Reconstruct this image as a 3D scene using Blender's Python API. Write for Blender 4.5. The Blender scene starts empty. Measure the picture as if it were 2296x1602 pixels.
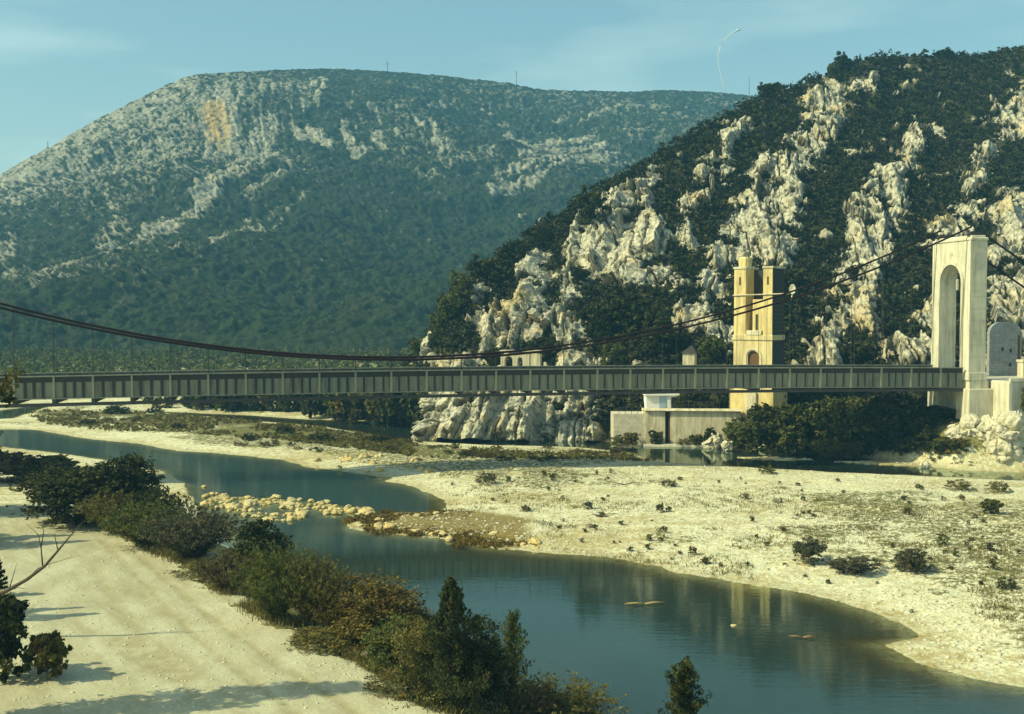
import bpy, bmesh, math, random
import numpy as np
from mathutils import Vector, Matrix

R = math.radians
rng = np.random.default_rng(7)
random.seed(7)
scene = bpy.context.scene
col = scene.collection

# ------------------------------------------------------------------ camera geometry
FW, FH = 2296.0, 1602.0            # working pixel frame
F = 2462.0
HC = 18.2
PITCH = math.atan(101.0 / F)
CP, SP = math.cos(PITCH), math.sin(PITCH)

def ray(x, y):
    u = (np.asarray(x, float) - FW / 2) / F
    v = -(np.asarray(y, float) - FH / 2) / F
    return u, v * SP + CP, v * CP - SP      # dx, dy, dz

def on_plane(x, y, z=0.0):
    dx, dy, dz = ray(x, y)
    t = (z - HC) / dz
    return np.stack([dx * t, dy * t], -1)

def at(x, y, Y):
    dx, dy, dz = ray(x, y)
    t = Y / dy
    return np.stack([dx * t, dy * t + 0 * t, HC + dz * t], -1)

def project(P):
    P = np.asarray(P, float)
    d = P - np.array([0, 0, HC])
    f = d[..., 1] * CP - d[..., 2] * SP
    u = d[..., 1] * SP + d[..., 2] * CP
    return FW / 2 + F * d[..., 0] / f, FH / 2 - F * u / f

# ------------------------------------------------------------------ noise
def _hash(ix, iy, iz, seed=0):
    h = (ix.astype(np.int64) * 374761393 + iy.astype(np.int64) * 668265263 + iz.astype(np.int64) * 1274126177 + seed * 974634777) & 0xFFFFFFFF
    h = ((h ^ (h >> 13)) * 1103515245) & 0xFFFFFFFF
    h = ((h ^ (h >> 16)) * 2246822519) & 0xFFFFFFFF
    return ((h ^ (h >> 15)) & 0xFFFFFF) / float(0xFFFFFF)

def vnoise(p, seed=0):
    i = np.floor(p).astype(np.int64); f = p - i
    f = f * f * f * (f * (f * 6 - 15) + 10)
    out = 0
    for a in (0, 1):
        wx = f[:, 0] if a else 1 - f[:, 0]
        for b in (0, 1):
            wy = f[:, 1] if b else 1 - f[:, 1]
            for c in (0, 1):
                wz = f[:, 2] if c else 1 - f[:, 2]
                out = out + wx * wy * wz * _hash(i[:, 0] + a, i[:, 1] + b, i[:, 2] + c, seed)
    return out * 2 - 1

def fbm(p, oct=4, gain=0.5, seed=0):
    s, a, t = 0, 1.0, 0.0
    for k in range(oct):
        s = s + a * vnoise(p * (2.03 ** k) + 17.3 * k, seed + k); t += a; a *= gain
    return s / t

def worley(p, seed=0, tilt=False):
    i = np.floor(p).astype(np.int64)
    f1 = np.full(len(p), 9.0); f2 = np.full(len(p), 9.0); cid = np.zeros(len(p)); off = np.zeros((len(p), 3))
    for a in (-1, 0, 1):
        for b in (-1, 0, 1):
            for c in (-1, 0, 1):
                ix, iy, iz = i[:, 0] + a, i[:, 1] + b, i[:, 2] + c
                q = np.stack([ix + _hash(ix, iy, iz, seed + 1), iy + _hash(ix, iy, iz, seed + 2), iz + _hash(ix, iy, iz, seed + 3)], -1)
                d = np.sqrt(((p - q) ** 2).sum(-1))
                m = d < f1
                f2 = np.where(m, f1, np.minimum(f2, d))
                cid = np.where(m, _hash(ix, iy, iz, seed + 4), cid)
                off = np.where(m[:, None], p - q, off)
                f1 = np.where(m, d, f1)
    if tilt:
        r1 = (cid * 977.13) % 1 - .5; r2 = (cid * 3571.7) % 1 - .5; r3 = (cid * 7919.3) % 1 - .5
        return f1, f2, cid, off[:, 0] * r1 * 2 + off[:, 1] * r2 * 2 + off[:, 2] * r3 * 2
    return f1, f2, cid

def sstep(a, b, x):
    t = np.clip((x - a) / (b - a), 0, 1)
    return t * t * (3 - 2 * t)

def poly_sd(P, poly):
    """signed distance of points P(N,2) to polygon, negative inside"""
    poly = np.asarray(poly, float); n = len(poly)
    d = np.full(len(P), 1e18); ins = np.zeros(len(P), bool)
    x, y = P[:, 0], P[:, 1]
    for k in range(n):
        a, b = poly[k], poly[(k + 1) % n]
        e = b - a; L = (e ** 2).sum() + 1e-12
        t = np.clip(((x - a[0]) * e[0] + (y - a[1]) * e[1]) / L, 0, 1)
        d = np.minimum(d, (x - a[0] - e[0] * t) ** 2 + (y - a[1] - e[1] * t) ** 2)
        c = (a[1] > y) != (b[1] > y)
        with np.errstate(divide='ignore', invalid='ignore'):
            xi = (b[0] - a[0]) * (y - a[1]) / (b[1] - a[1] if b[1] != a[1] else 1e-12) + a[0]
        ins ^= c & (x < xi)
    d = np.sqrt(d)
    return np.where(ins, -d, d)

# ------------------------------------------------------------------ mesh helpers
def mesh_np(name, V, Fc, cols=None, smooth=False):
    """V (N,3), Fc (M,k) int; cols: dict name -> (N,4)"""
    V = np.ascontiguousarray(V, np.float32); Fc = np.ascontiguousarray(Fc, np.int32)
    me = bpy.data.meshes.new(name)
    me.vertices.add(len(V)); me.vertices.foreach_set('co', V.ravel())
    k = Fc.shape[1]
    me.loops.add(Fc.size); me.loops.foreach_set('vertex_index', Fc.ravel())
    me.polygons.add(len(Fc))
    me.polygons.foreach_set('loop_start', np.arange(0, Fc.size, k, dtype=np.int32))
    me.polygons.foreach_set('loop_total', np.full(len(Fc), k, np.int32))
    me.update(calc_edges=True)
    if smooth:
        me.polygons.foreach_set('use_smooth', np.ones(len(Fc), bool))
    for n, c in (cols or {}).items():
        ca = me.color_attributes.new(n, 'FLOAT_COLOR', 'POINT')
        ca.data.foreach_set('color', np.ascontiguousarray(c, np.float32).ravel())
    me.validate()
    return me

def grid_faces(nr, nc):
    i = np.arange(nr * nc).reshape(nr, nc)
    return np.stack([i[:-1, :-1], i[:-1, 1:], i[1:, 1:], i[1:, :-1]], -1).reshape(-1, 4)

def tag(o, label=None, cat=None, group=None, kind=None):
    if label: o['label'] = label
    if cat: o['category'] = cat
    if group: o['group'] = group
    if kind: o['kind'] = kind
    return o

def obj(name, me, mat=None, parent=None, loc=(0, 0, 0), rz=0.0, sc=None):
    o = bpy.data.objects.new(name, me); col.objects.link(o)
    if mat is not None and me is not None:
        if len(me.materials) == 0: me.materials.append(mat)
    o.location = loc; o.rotation_euler = (0, 0, rz)
    if sc is not None: o.scale = sc if hasattr(sc, '__len__') else (sc, sc, sc)
    if parent is not None: o.parent = parent
    return o

def thing(name, label, cat, loc=(0, 0, 0), rz=0.0, group=None, sc=None):
    o = obj(name, None, None, None, loc, rz, sc)
    return tag(o, label, cat, group)

def copy_tree(o, loc, rz, sc=None, label=None, parent=None):
    c = o.copy(); col.objects.link(c)
    if parent is not None: c.parent = parent
    else:
        c.location = loc; c.rotation_euler = (0, 0, rz)
        if sc is not None: c.scale = sc if hasattr(sc, '__len__') else (sc, sc, sc)
        if label: c['label'] = label
    for ch in list(o.children):
        copy_tree(ch, None, None, None, None, c)
    return c

class MB:
    """collects shapes into one mesh"""
    def __init__(s): s.v = []; s.f = []
    def add(s, vs, fs):
        b = len(s.v); s.v += [tuple(v) for v in vs]; s.f += [tuple(b + i for i in f) for f in fs]; return s
    def box(s, x0, x1, y0, y1, z0, z1):
        return s.add([(x0, y0, z0), (x1, y0, z0), (x1, y1, z0), (x0, y1, z0), (x0, y0, z1), (x1, y0, z1), (x1, y1, z1), (x0, y1, z1)],
                     [(3, 2, 1, 0), (4, 5, 6, 7), (0, 1, 5, 4), (1, 2, 6, 5), (2, 3, 7, 6), (3, 0, 4, 7)])
    def bbox(s, x0, x1, y0, y1, z0, z1, b=0.04):
        """box with chamfered vertical edges and top edge"""
        def ring(i, z): 
            return [(x0 + i + b, y0 + i, z), (x1 - i - b, y0 + i, z), (x1 - i, y0 + i + b, z), (x1 - i, y1 - i - b, z),
                    (x1 - i - b, y1 - i, z), (x0 + i + b, y1 - i, z), (x0 + i, y1 - i - b, z), (x0 + i, y0 + i + b, z)]
        vs = ring(0, z0) + ring(0, z1 - b) + ring(b * .8, z1)
        fs = [tuple(range(7, -1, -1)), tuple(range(16, 24))]
        for r in (0, 8):
            for k in range(8): fs.append((r + k, r + (k + 1) % 8, r + 8 + (k + 1) % 8, r + 8 + k))
        return s.add(vs, fs)
    def prism(s, prof, a, b, plane='xz'):
        """closed polygon prof [(p,q)] (ccw) extruded from a to b along the third axis"""
        n = len(prof)
        if plane == 'xz': mk = lambda p, t: (p[0], t, p[1])
        elif plane == 'yz': mk = lambda p, t: (t, p[0], p[1])
        else: mk = lambda p, t: (p[0], p[1], t)
        vs = [mk(p, a) for p in prof] + [mk(p, b) for p in prof]
        fs = [tuple(range(n)), tuple(range(2 * n - 1, n - 1, -1))] + [(k, n + k, n + (k + 1) % n, (k + 1) % n) for k in range(n)]
        return s.add(vs, fs)
    def tube(s, pts, r, n=6):
        pts = [Vector(p) for p in pts]; rs = r if hasattr(r, '__len__') else [r] * len(pts)
        vs, fs = [], []
        for i, p in enumerate(pts):
            d = (pts[min(i + 1, len(pts) - 1)] - pts[max(i - 1, 0)]).normalized()
            a = Vector((0, 0, 1)) if abs(d.z) < .9 else Vector((1, 0, 0))
            u = d.cross(a).normalized(); w = d.cross(u)
            for k in range(n):
                t = 2 * math.pi * k / n
                vs.append(p + (u * math.cos(t) + w * math.sin(t)) * rs[i])
        for i in range(len(pts) - 1):
            for k in range(n):
                fs.append((i * n + k, i * n + (k + 1) % n, (i + 1) * n + (k + 1) % n, (i + 1) * n + k))
        fs.append(tuple(range(n))[::-1]); fs.append(tuple(range((len(pts) - 1) * n, len(pts) * n)))
        return s.add(vs, fs)
    def build(s, name, mat, parent=None, smooth=False, loc=(0, 0, 0), rz=0):
        me = bpy.data.meshes.new(name); me.from_pydata(s.v, [], s.f); me.validate()
        bm = bmesh.new(); bm.from_mesh(me); bmesh.ops.recalc_face_normals(bm, faces=bm.faces); bm.to_mesh(me); bm.free()
        if smooth:
            for p in me.polygons: p.use_smooth = True
        return obj(name, me, mat, parent, loc, rz)

# ------------------------------------------------------------------ material helpers
class NT:
    def __init__(s, name):
        s.m = bpy.data.materials.new(name); s.m.use_nodes = True
        s.t = s.m.node_tree; s.t.nodes.clear()
        s.out = s.n('ShaderNodeOutputMaterial')
    def n(s, typ, **kw):
        nd = s.t.nodes.new(typ)
        for k, v in kw.items(): setattr(nd, k, v)
        return nd
    def l(s, a, b): s.t.links.new(a, b)
    def set(s, sock, v):
        if hasattr(v, 'bl_idname') or hasattr(v, 'is_linked'): s.l(v, sock)
        elif hasattr(v, '__len__') and len(v) == 3 and sock.type == 'RGBA': sock.default_value = (*v, 1)
        else: sock.default_value = v
    def coord(s, which='Object', scale=(1, 1, 1)):
        tc = s.n('ShaderNodeTexCoord'); mp = s.n('ShaderNodeMapping'); s.l(tc.outputs[which], mp.inputs['Vector'])
        mp.inputs['Scale'].default_value = scale
        return mp.outputs['Vector']
    def noise(s, vec, scale, detail=4, rough=.55, dist=0.0):
        nd = s.n('ShaderNodeTexNoise'); s.l(vec, nd.inputs['Vector'])
        nd.inputs['Scale'].default_value = scale; nd.inputs['Detail'].default_value = detail
        nd.inputs['Roughness'].default_value = rough; nd.inputs['Distortion'].default_value = dist
        return nd.outputs['Fac']
    def voro(s, vec, scale, feature='F1', out='Distance'):
        nd = s.n('ShaderNodeTexVoronoi'); nd.feature = feature; s.l(vec, nd.inputs['Vector']); nd.inputs['Scale'].default_value = scale
        return nd.outputs[out]
    def ramp(s, fac, stops, interp='LINEAR'):
        nd = s.n('ShaderNodeValToRGB'); s.l(fac, nd.inputs[0]); cr = nd.color_ramp; cr.interpolation = interp
        while len(cr.elements) < len(stops): cr.elements.new(.5)
        for e, (p, c) in zip(cr.elements, stops):
            e.position = p; e.color = (*(c if hasattr(c, '__len__') else (c, c, c)), 1)
        return nd.outputs['Color']
    def mix(s, fac, a, b, mode='MIX'):
        nd = s.n('ShaderNodeMix'); nd.data_type = 'RGBA'; nd.blend_type = mode
        s.set(nd.inputs[0], fac); s.set(nd.inputs[6], a); s.set(nd.inputs[7], b)
        return nd.outputs[2]
    def math(s, op, a, b=0.5, c=None):
        nd = s.n('ShaderNodeMath'); nd.operation = op; s.set(nd.inputs[0], a); s.set(nd.inputs[1], b)
        if c is not None: s.set(nd.inputs[2], c)
        return nd.outputs[0]
    def attr(s, name):
        nd = s.n('ShaderNodeVertexColor'); nd.layer_name = name
        sp = s.n('ShaderNodeSeparateColor'); s.l(nd.outputs['Color'], sp.inputs[0])
        return sp.outputs
    def bump(s, h, strength=.3, dist=.1):
        nd = s.n('ShaderNodeBump'); s.l(h, nd.inputs['Height']); nd.inputs['Strength'].default_value = strength; nd.inputs['Distance'].default_value = dist
        return nd.outputs['Normal']
    def pbr(s, color, rough=.9, normal=None, spec=.2, metallic=0.0):
        nd = s.n('ShaderNodeBsdfPrincipled'); s.set(nd.inputs['Base Color'], color); s.set(nd.inputs['Roughness'], rough)
        nd.inputs['Specular IOR Level'].default_value = spec; nd.inputs['Metallic'].default_value = metallic
        if normal is not None: s.l(normal, nd.inputs['Normal'])
        return nd.outputs[0]
    def end(s, sh):
        s.l(sh, s.out.inputs['Surface']); return s.m

def mat_leaf(name, dark, light, alt, transl=.25):
    t = NT(name); a = t.attr('tint')
    c = t.mix(a[0], dark, light); c = t.mix(a[1], c, alt)
    d = t.pbr(c, .75, spec=.12)
    tr = t.n('ShaderNodeBsdfTranslucent'); t.l(c, tr.inputs['Color'])
    mx = t.n('ShaderNodeMixShader'); mx.inputs[0].default_value = transl
    t.l(d, mx.inputs[1]); t.l(tr.outputs[0], mx.inputs[2])
    return t.end(mx.outputs[0])

def mat_plain(name, c1, c2, scale=2.0, rough=.8, bump=.15, stain=None, stretch=(1, 1, 1), spec=.2, lo=.46, hi=.68):
    t = NT(name); v = t.coord('Object', stretch)
    n = t.noise(v, scale, 6, .6); c = t.mix(n, c1, c2)
    if stain:
        n2 = t.noise(t.coord('Object', (1.5, 1.5, .18)), 1.2, 8, .7)
        c = t.mix(t.ramp(n2, [(lo, 0.0), (hi, 1.0)]), c, stain)
        c = t.mix(t.ramp(t.noise(t.coord('Object'), .45, 7, .7), [(.52, 0.0), (.70, .55)]), c, stain)
    b = t.bump(t.noise(v, scale * 6, 5, .6), bump, .05)
    return t.end(t.pbr(c, rough, b, spec))

# rock shared by cliff, boulders
def rock_color(t, v, pale, grey, ochre, dark):
    big = t.noise(v, .12, 5, .6)
    fine = t.noise(v, 1.4, 8, .65)
    strk = t.noise(t.coord('Object', (1.3, 1.3, .22)), .55, 6, .6)
    c = t.mix(t.ramp(fine, [(.36, 0.0), (.64, 1.0)]), grey, pale)
    c = t.mix(t.ramp(big, [(.5, 0.0), (.72, .7)]), c, ochre)
    c = t.mix(t.ramp(strk, [(.50, 0.0), (.68, .8)]), c, dark)
    return c
# ------------------------------------------------------------------ palette / materials
ROCK_PALE, ROCK_GREY, ROCK_OCH, ROCK_DARK = (.60, .57, .42), (.36, .35, .27), (.48, .38, .18), (.12, .115, .085)

def mat_ground():
    t = NT('gravel_and_scrub_ground'); a = t.attr('mask'); v = t.coord('Object')
    peb = t.voro(v, 5.0, 'F1', 'Color'); sp = t.n('ShaderNodeSeparateColor'); t.l(peb, sp.inputs[0])
    n1 = t.noise(v, .35, 6, .65); n2 = t.noise(v, 1.6, 8, .75); n3 = t.noise(v, 9, 5, .7)
    c = t.mix(sp.outputs[0], (.55, .545, .35), (.74, .73, .51))
    c = t.mix(t.ramp(n2, [(.48, 0.0), (.64, .85)]), c, (.40, .31, .12))
    big = t.noise(t.coord('Object', (.6, 1, 1)), .09, 6, .7)
    c = t.mix(t.ramp(t.math('MULTIPLY', big, t.math('ADD', n2, .5)), [(.48, 0.0), (.60, .75)]), c, (.36, .29, .11))
    grit = t.n('ShaderNodeSeparateColor'); t.l(t.voro(v, 11.0, 'F1', 'Color'), grit.inputs[0])
    c = t.mix(t.math('MULTIPLY', t.math('POWER', grit.outputs[1], 3.0), .6), c, (.24, .22, .14))
    c = t.mix(t.ramp(n1, [(.52, 0.0), (.70, .55)]), c, (.70, .67, .47))
    c = t.mix(t.ramp(n3, [(.57, 0.0), (.70, .8)]), c, (.17, .14, .07))
    r0 = t.coord('Object', (1, 1, 1)); r0.node.inputs['Rotation'].default_value = (0, 0, -2.2); mp2 = t.n('ShaderNodeMapping'); t.l(r0, mp2.inputs['Vector']); mp2.inputs['Scale'].default_value = (.16, .9, 1); rd = mp2.outputs['Vector']
    trk = t.ramp(t.noise(rd, 1.1, 8, .7), [(.48, 0.0), (.66, 1.0)])
    road = t.mix(t.ramp(t.noise(t.coord('Object', (1, .35, 1)), .5, 7, .65), [(.38, 0.0), (.66, 1.0)]), (.47, .46, .31), (.37, .35, .22))
    road = t.mix(t.math('MULTIPLY', trk, .7), road, (.30, .27, .16))
    road = t.mix(t.ramp(n3, [(.58, 0.0), (.75, .5)]), road, (.30, .27, .17))
    road = t.mix(t.math('MULTIPLY', t.math('POWER', grit.outputs[0], 3.0), .5), road, (.27, .25, .16))
    vcn = t.n('ShaderNodeVertexColor'); vcn.layer_name = 'mask'
    road = t.mix(t.math('MULTIPLY', vcn.outputs['Alpha'], .8), road, (.27, .23, .115))
    c = t.mix(a[0], c, road)
    vg = t.mix(t.ramp(n3, [(.35, 0.0), (.65, 1.0)]), (.055, .058, .020), (.24, .215, .085))
    c = t.mix(t.ramp(t.math('ADD', a[1], t.math('MULTIPLY', t.math('SUBTRACT', n2, .5), 1.5)), [(.42, 0.0), (.58, 1.0)]), c, vg)
    wet = t.mix(n2, (.105, .074, .012), (.235, .160, .032))
    c = t.mix(a[2], c, wet)
    h = t.math('ADD', t.math('MULTIPLY', t.voro(v, 3.0), t.math('SUBTRACT', .6, t.math('MULTIPLY', a[0], .55))), t.math('ADD', t.math('MULTIPLY', n3, .3), t.math('MULTIPLY', n2, t.math('SUBTRACT', 1.0, t.math('MULTIPLY', a[0], .8)))))
    b = t.bump(h, .7, .14)
    return t.end(t.pbr(c, .95, b, .1))

def mat_hill():
    t = NT('limestone_cliff_and_soil'); a = t.attr('mask'); v = t.coord('Object')
    r = rock_color(t, v, ROCK_PALE, ROCK_GREY, ROCK_OCH, ROCK_DARK)
    r = t.mix(a[1], r, (.50, .37, .15))
    r = t.mix(t.ramp(t.noise(t.coord('Object', (1, 1, .55)), .62, 7, .72), [(.53, 0.0), (.63, .92)]), r, (.075, .074, .052))
    r = t.mix(t.ramp(t.noise(t.coord('Object', (1, 1, .4)), 1.7, 5, .7), [(.58, 0.0), (.66, .85)]), r, (.06, .058, .04))
    soil = t.mix(t.noise(v, .8, 6, .7), (.022, .026, .012), (.075, .072, .030))
    c = t.mix(a[0], soil, r)
    h = t.noise(t.coord('Object', (1, 1, .6)), 1.1, 9, .72)
    return t.end(t.pbr(c, .92, t.bump(h, .75, .45), .15))

def mat_mountain():
    t = NT('scrubby_limestone_mountain'); a = t.attr('mask'); v = t.coord('Object')
    fine = t.noise(v, .16, 8, .75); n = t.noise(v, .04, 6, .6)
    r = t.mix(t.ramp(fine, [(.35, 0.0), (.65, 1.0)]), (.25, .25, .185), (.52, .50, .39))
    r = t.mix(a[1], r, (.55, .38, .13))
    s = t.mix(t.ramp(t.noise(v, .22, 6, .8), [(.34, 0.0), (.66, 1.0)]), (.007, .013, .007), (.038, .052, .024))
    s = t.mix(t.ramp(t.noise(v, .011, 5, .6), [(.40, 0.0), (.62, .75)]), s, (.011, .019, .010))
    s = t.mix(t.ramp(n, [(.45, 0.0), (.7, .7)]), s, (.050, .054, .028))
    c = t.mix(a[0], s, r)
    cell = t.voro(v, .22); vc = t.n('ShaderNodeSeparateColor'); t.l(t.voro(v, .22, 'F1', 'Color'), vc.inputs[0])
    c = t.mix(t.math('MULTIPLY', vc.outputs[0], t.math('SUBTRACT', 1.0, a[0])), c, (.030, .046, .018))
    h = t.math('SUBTRACT', t.math('MULTIPLY', fine, .8), t.math('MULTIPLY', cell, .9))
    return t.end(t.pbr(c, .95, t.bump(h, .9, 3.4), .08))

def mat_water():
    t = NT('river_water'); v = t.coord('Object', (.35, 1.6, 1)); v2 = t.coord('Object', (.10, .35, 1))
    calm = t.noise(t.coord('Object', (.03, .05, 1)), 1.0, 3, .5)
    h = t.math('ADD', t.math('MULTIPLY', t.noise(v, 1.4, 4, .6), t.math('ADD', .35, calm)), t.math('MULTIPLY', t.noise(v2, 1.0, 3, .5), .8))
    b = t.bump(h, .16, .036)
    fr = t.n('ShaderNodeFresnel'); fr.inputs['IOR'].default_value = 1.33; t.l(b, fr.inputs['Normal'])
    gl = t.n('ShaderNodeBsdfGlossy'); gl.inputs['Roughness'].default_value = .03; t.l(b, gl.inputs['Normal']); gl.inputs['Color'].default_value = (.86, .95, .88, 1)
    df = t.n('ShaderNodeBsdfDiffuse'); df.inputs['Color'].default_value = (.020, .040, .035, 1)
    tr = t.n('ShaderNodeBsdfTransparent'); tr.inputs['Color'].default_value = (.86, .88, .76, 1)
    m1 = t.n('ShaderNodeMixShader'); dp = t.attr('depth'); t.l(t.math('ADD', .10, t.math('MULTIPLY', .86, t.math('POWER', 2.718, t.math('MULTIPLY', dp[0], -4.2)))), m1.inputs[0]); t.l(df.outputs[0], m1.inputs[1]); t.l(tr.outputs[0], m1.inputs[2])
    m2 = t.n('ShaderNodeMixShader'); t.l(t.math('MINIMUM', t.math('MULTIPLY', fr.outputs[0], 1.15), 1.0), m2.inputs[0])
    t.l(m1.outputs[0], m2.inputs[1]); t.l(gl.outputs[0], m2.inputs[2])
    return t.end(m2.outputs[0])

M = {}
M['ground'] = mat_ground(); M['hill'] = mat_hill(); M['mountain'] = mat_mountain(); M['water'] = mat_water()

# ------------------------------------------------------------------ ground and river
def px(pts, z=0.0): 
    p = np.array(pts, float); return on_plane(p[:, 0], p[:, 1], z)

W1 = px([(-500, 948), (0, 963), (60, 963), (102, 968), (161, 979), (217, 987), (310, 996), (403, 1012), (496, 1018), (589, 1027), (640, 1033), (684, 1047), (738, 1053),
         (842, 1069), (881, 1072), (859, 1080), (905, 1086), (938, 1096), (966, 1107), (992, 1121), (1002, 1139), (960, 1152), (890, 1160), (800, 1175),
         (640, 1185), (470, 1175), (425, 1108), (416, 1083), (366, 1057), (291, 1041), (198, 1026), (93, 1012), (0, 1001), (-500, 975)])
W2 = px([(430, 1112), (471, 1113), (640, 1120), (830, 1150), (786, 1184), (850, 1193), (926, 1201), (975, 1207), (1029, 1210), (1060, 1222), (1144, 1233), (1220, 1240), (1301, 1244), (1391, 1253),
         (1481, 1273), (1517, 1287), (1560, 1291), (1614, 1298), (1655, 1307), (1703, 1316), (1760, 1322), (1816, 1333), (1875, 1346), (1933, 1364), (1965, 1377), (2018, 1397), (2056, 1418),
         (2066, 1428), (2048, 1437), (1972, 1446), (2005, 1462), (2038, 1477), (2085, 1497), (2139, 1514), (2200, 1527), (2272, 1540), (2700, 1600), (2700, 1960), (1750, 1960), (1400, 1760), (1200, 1640), (1080, 1570), (960, 1500),
         (860, 1420), (760, 1350), (640, 1290), (545, 1240), (500, 1200), (450, 1150)])
W3 = px([(300, 921), (428, 926), (560, 932), (688, 941), (800, 944), (960, 950), (1000, 962), (1340, 990), (1640, 998), (1700, 1012), (1900, 1020), (2050, 1042), (2150, 1054), (2296, 1060), (3000, 1070), (3000, 1110),
         (2272, 1077), (1990, 1064), (1856, 1058), (1654, 1047), (1540, 1040), (1453, 1034), (1420, 1016), (1300, 1003), (1180, 1000), (1087, 998), (980, 992), (911, 988), (860, 985), (800, 968), (690, 953), (560, 943), (430, 931)])
W4 = px([(-500, 905), (0, 921), (60, 913), (110, 905), (128, 906), (90, 918), (30, 938), (0, 940), (-500, 950)])
SAND1 = px([(1640, 1027), (1720, 1025), (1840, 1031), (1760, 1034)])
SAND2 = px([(1856, 1035), (1960, 1034), (2100, 1040), (2245, 1052), (2100, 1049), (1950, 1042)])
FARB = np.concatenate([px([(930, 958), (1000, 962), (1340, 990), (1640, 998), (1700, 1012), (1900, 1020), (2050, 1042), (2150, 1054), (2296, 1060), (3000, 1070)]), [[300, 110], [500, 300], [300, 480], [-25, 480], [-28, 230]]])
NEARB = np.concatenate([px([(-700, 972), (0, 1001), (93, 1012), (198, 1026), (291, 1041), (366, 1057), (416, 1083), (425, 1108), (450, 1150), (500, 1200), (545, 1240), (640, 1290),
                            (760, 1350), (860, 1420), (960, 1500), (1080, 1570), (1200, 1640), (1400, 1760), (1750, 1960)]), [[30, 8], [30, -60], [-300, -60], [-300, 150]]])
ROAD = np.concatenate([px([(-200, 1120), (60, 1128), (210, 1172), (290, 1215), (350, 1247), (430, 1273), (480, 1322), (560, 1375), (640, 1412), (720, 1452), (800, 1482), (870, 1522), (950, 1560), (1000, 1595), (1200, 1750)], 2.3), [[4, 20], [-60, 20], [-80, 90]]])
OCHRE = px([(775, 1165), (900, 1150), (1060, 1150), (1190, 1175), (1190, 1225), (1120, 1232), (1060, 1222), (1029, 1211), (926, 1202), (786, 1186)])
WEIR = px([(440, 1108), (560, 1112), (700, 1122), (830, 1140), (870, 1152), (840, 1168), (700, 1158), (640, 1168), (580, 1172), (500, 1150)])
FARVEG = px([(60, 925), (300, 930), (560, 948), (800, 975), (1000, 1010), (1180, 1030), (1420, 1022), (1470, 1036), (1200, 1043), (950, 1040), (820, 1020), (650, 1000), (480, 985), (250, 972), (100, 955)])

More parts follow.
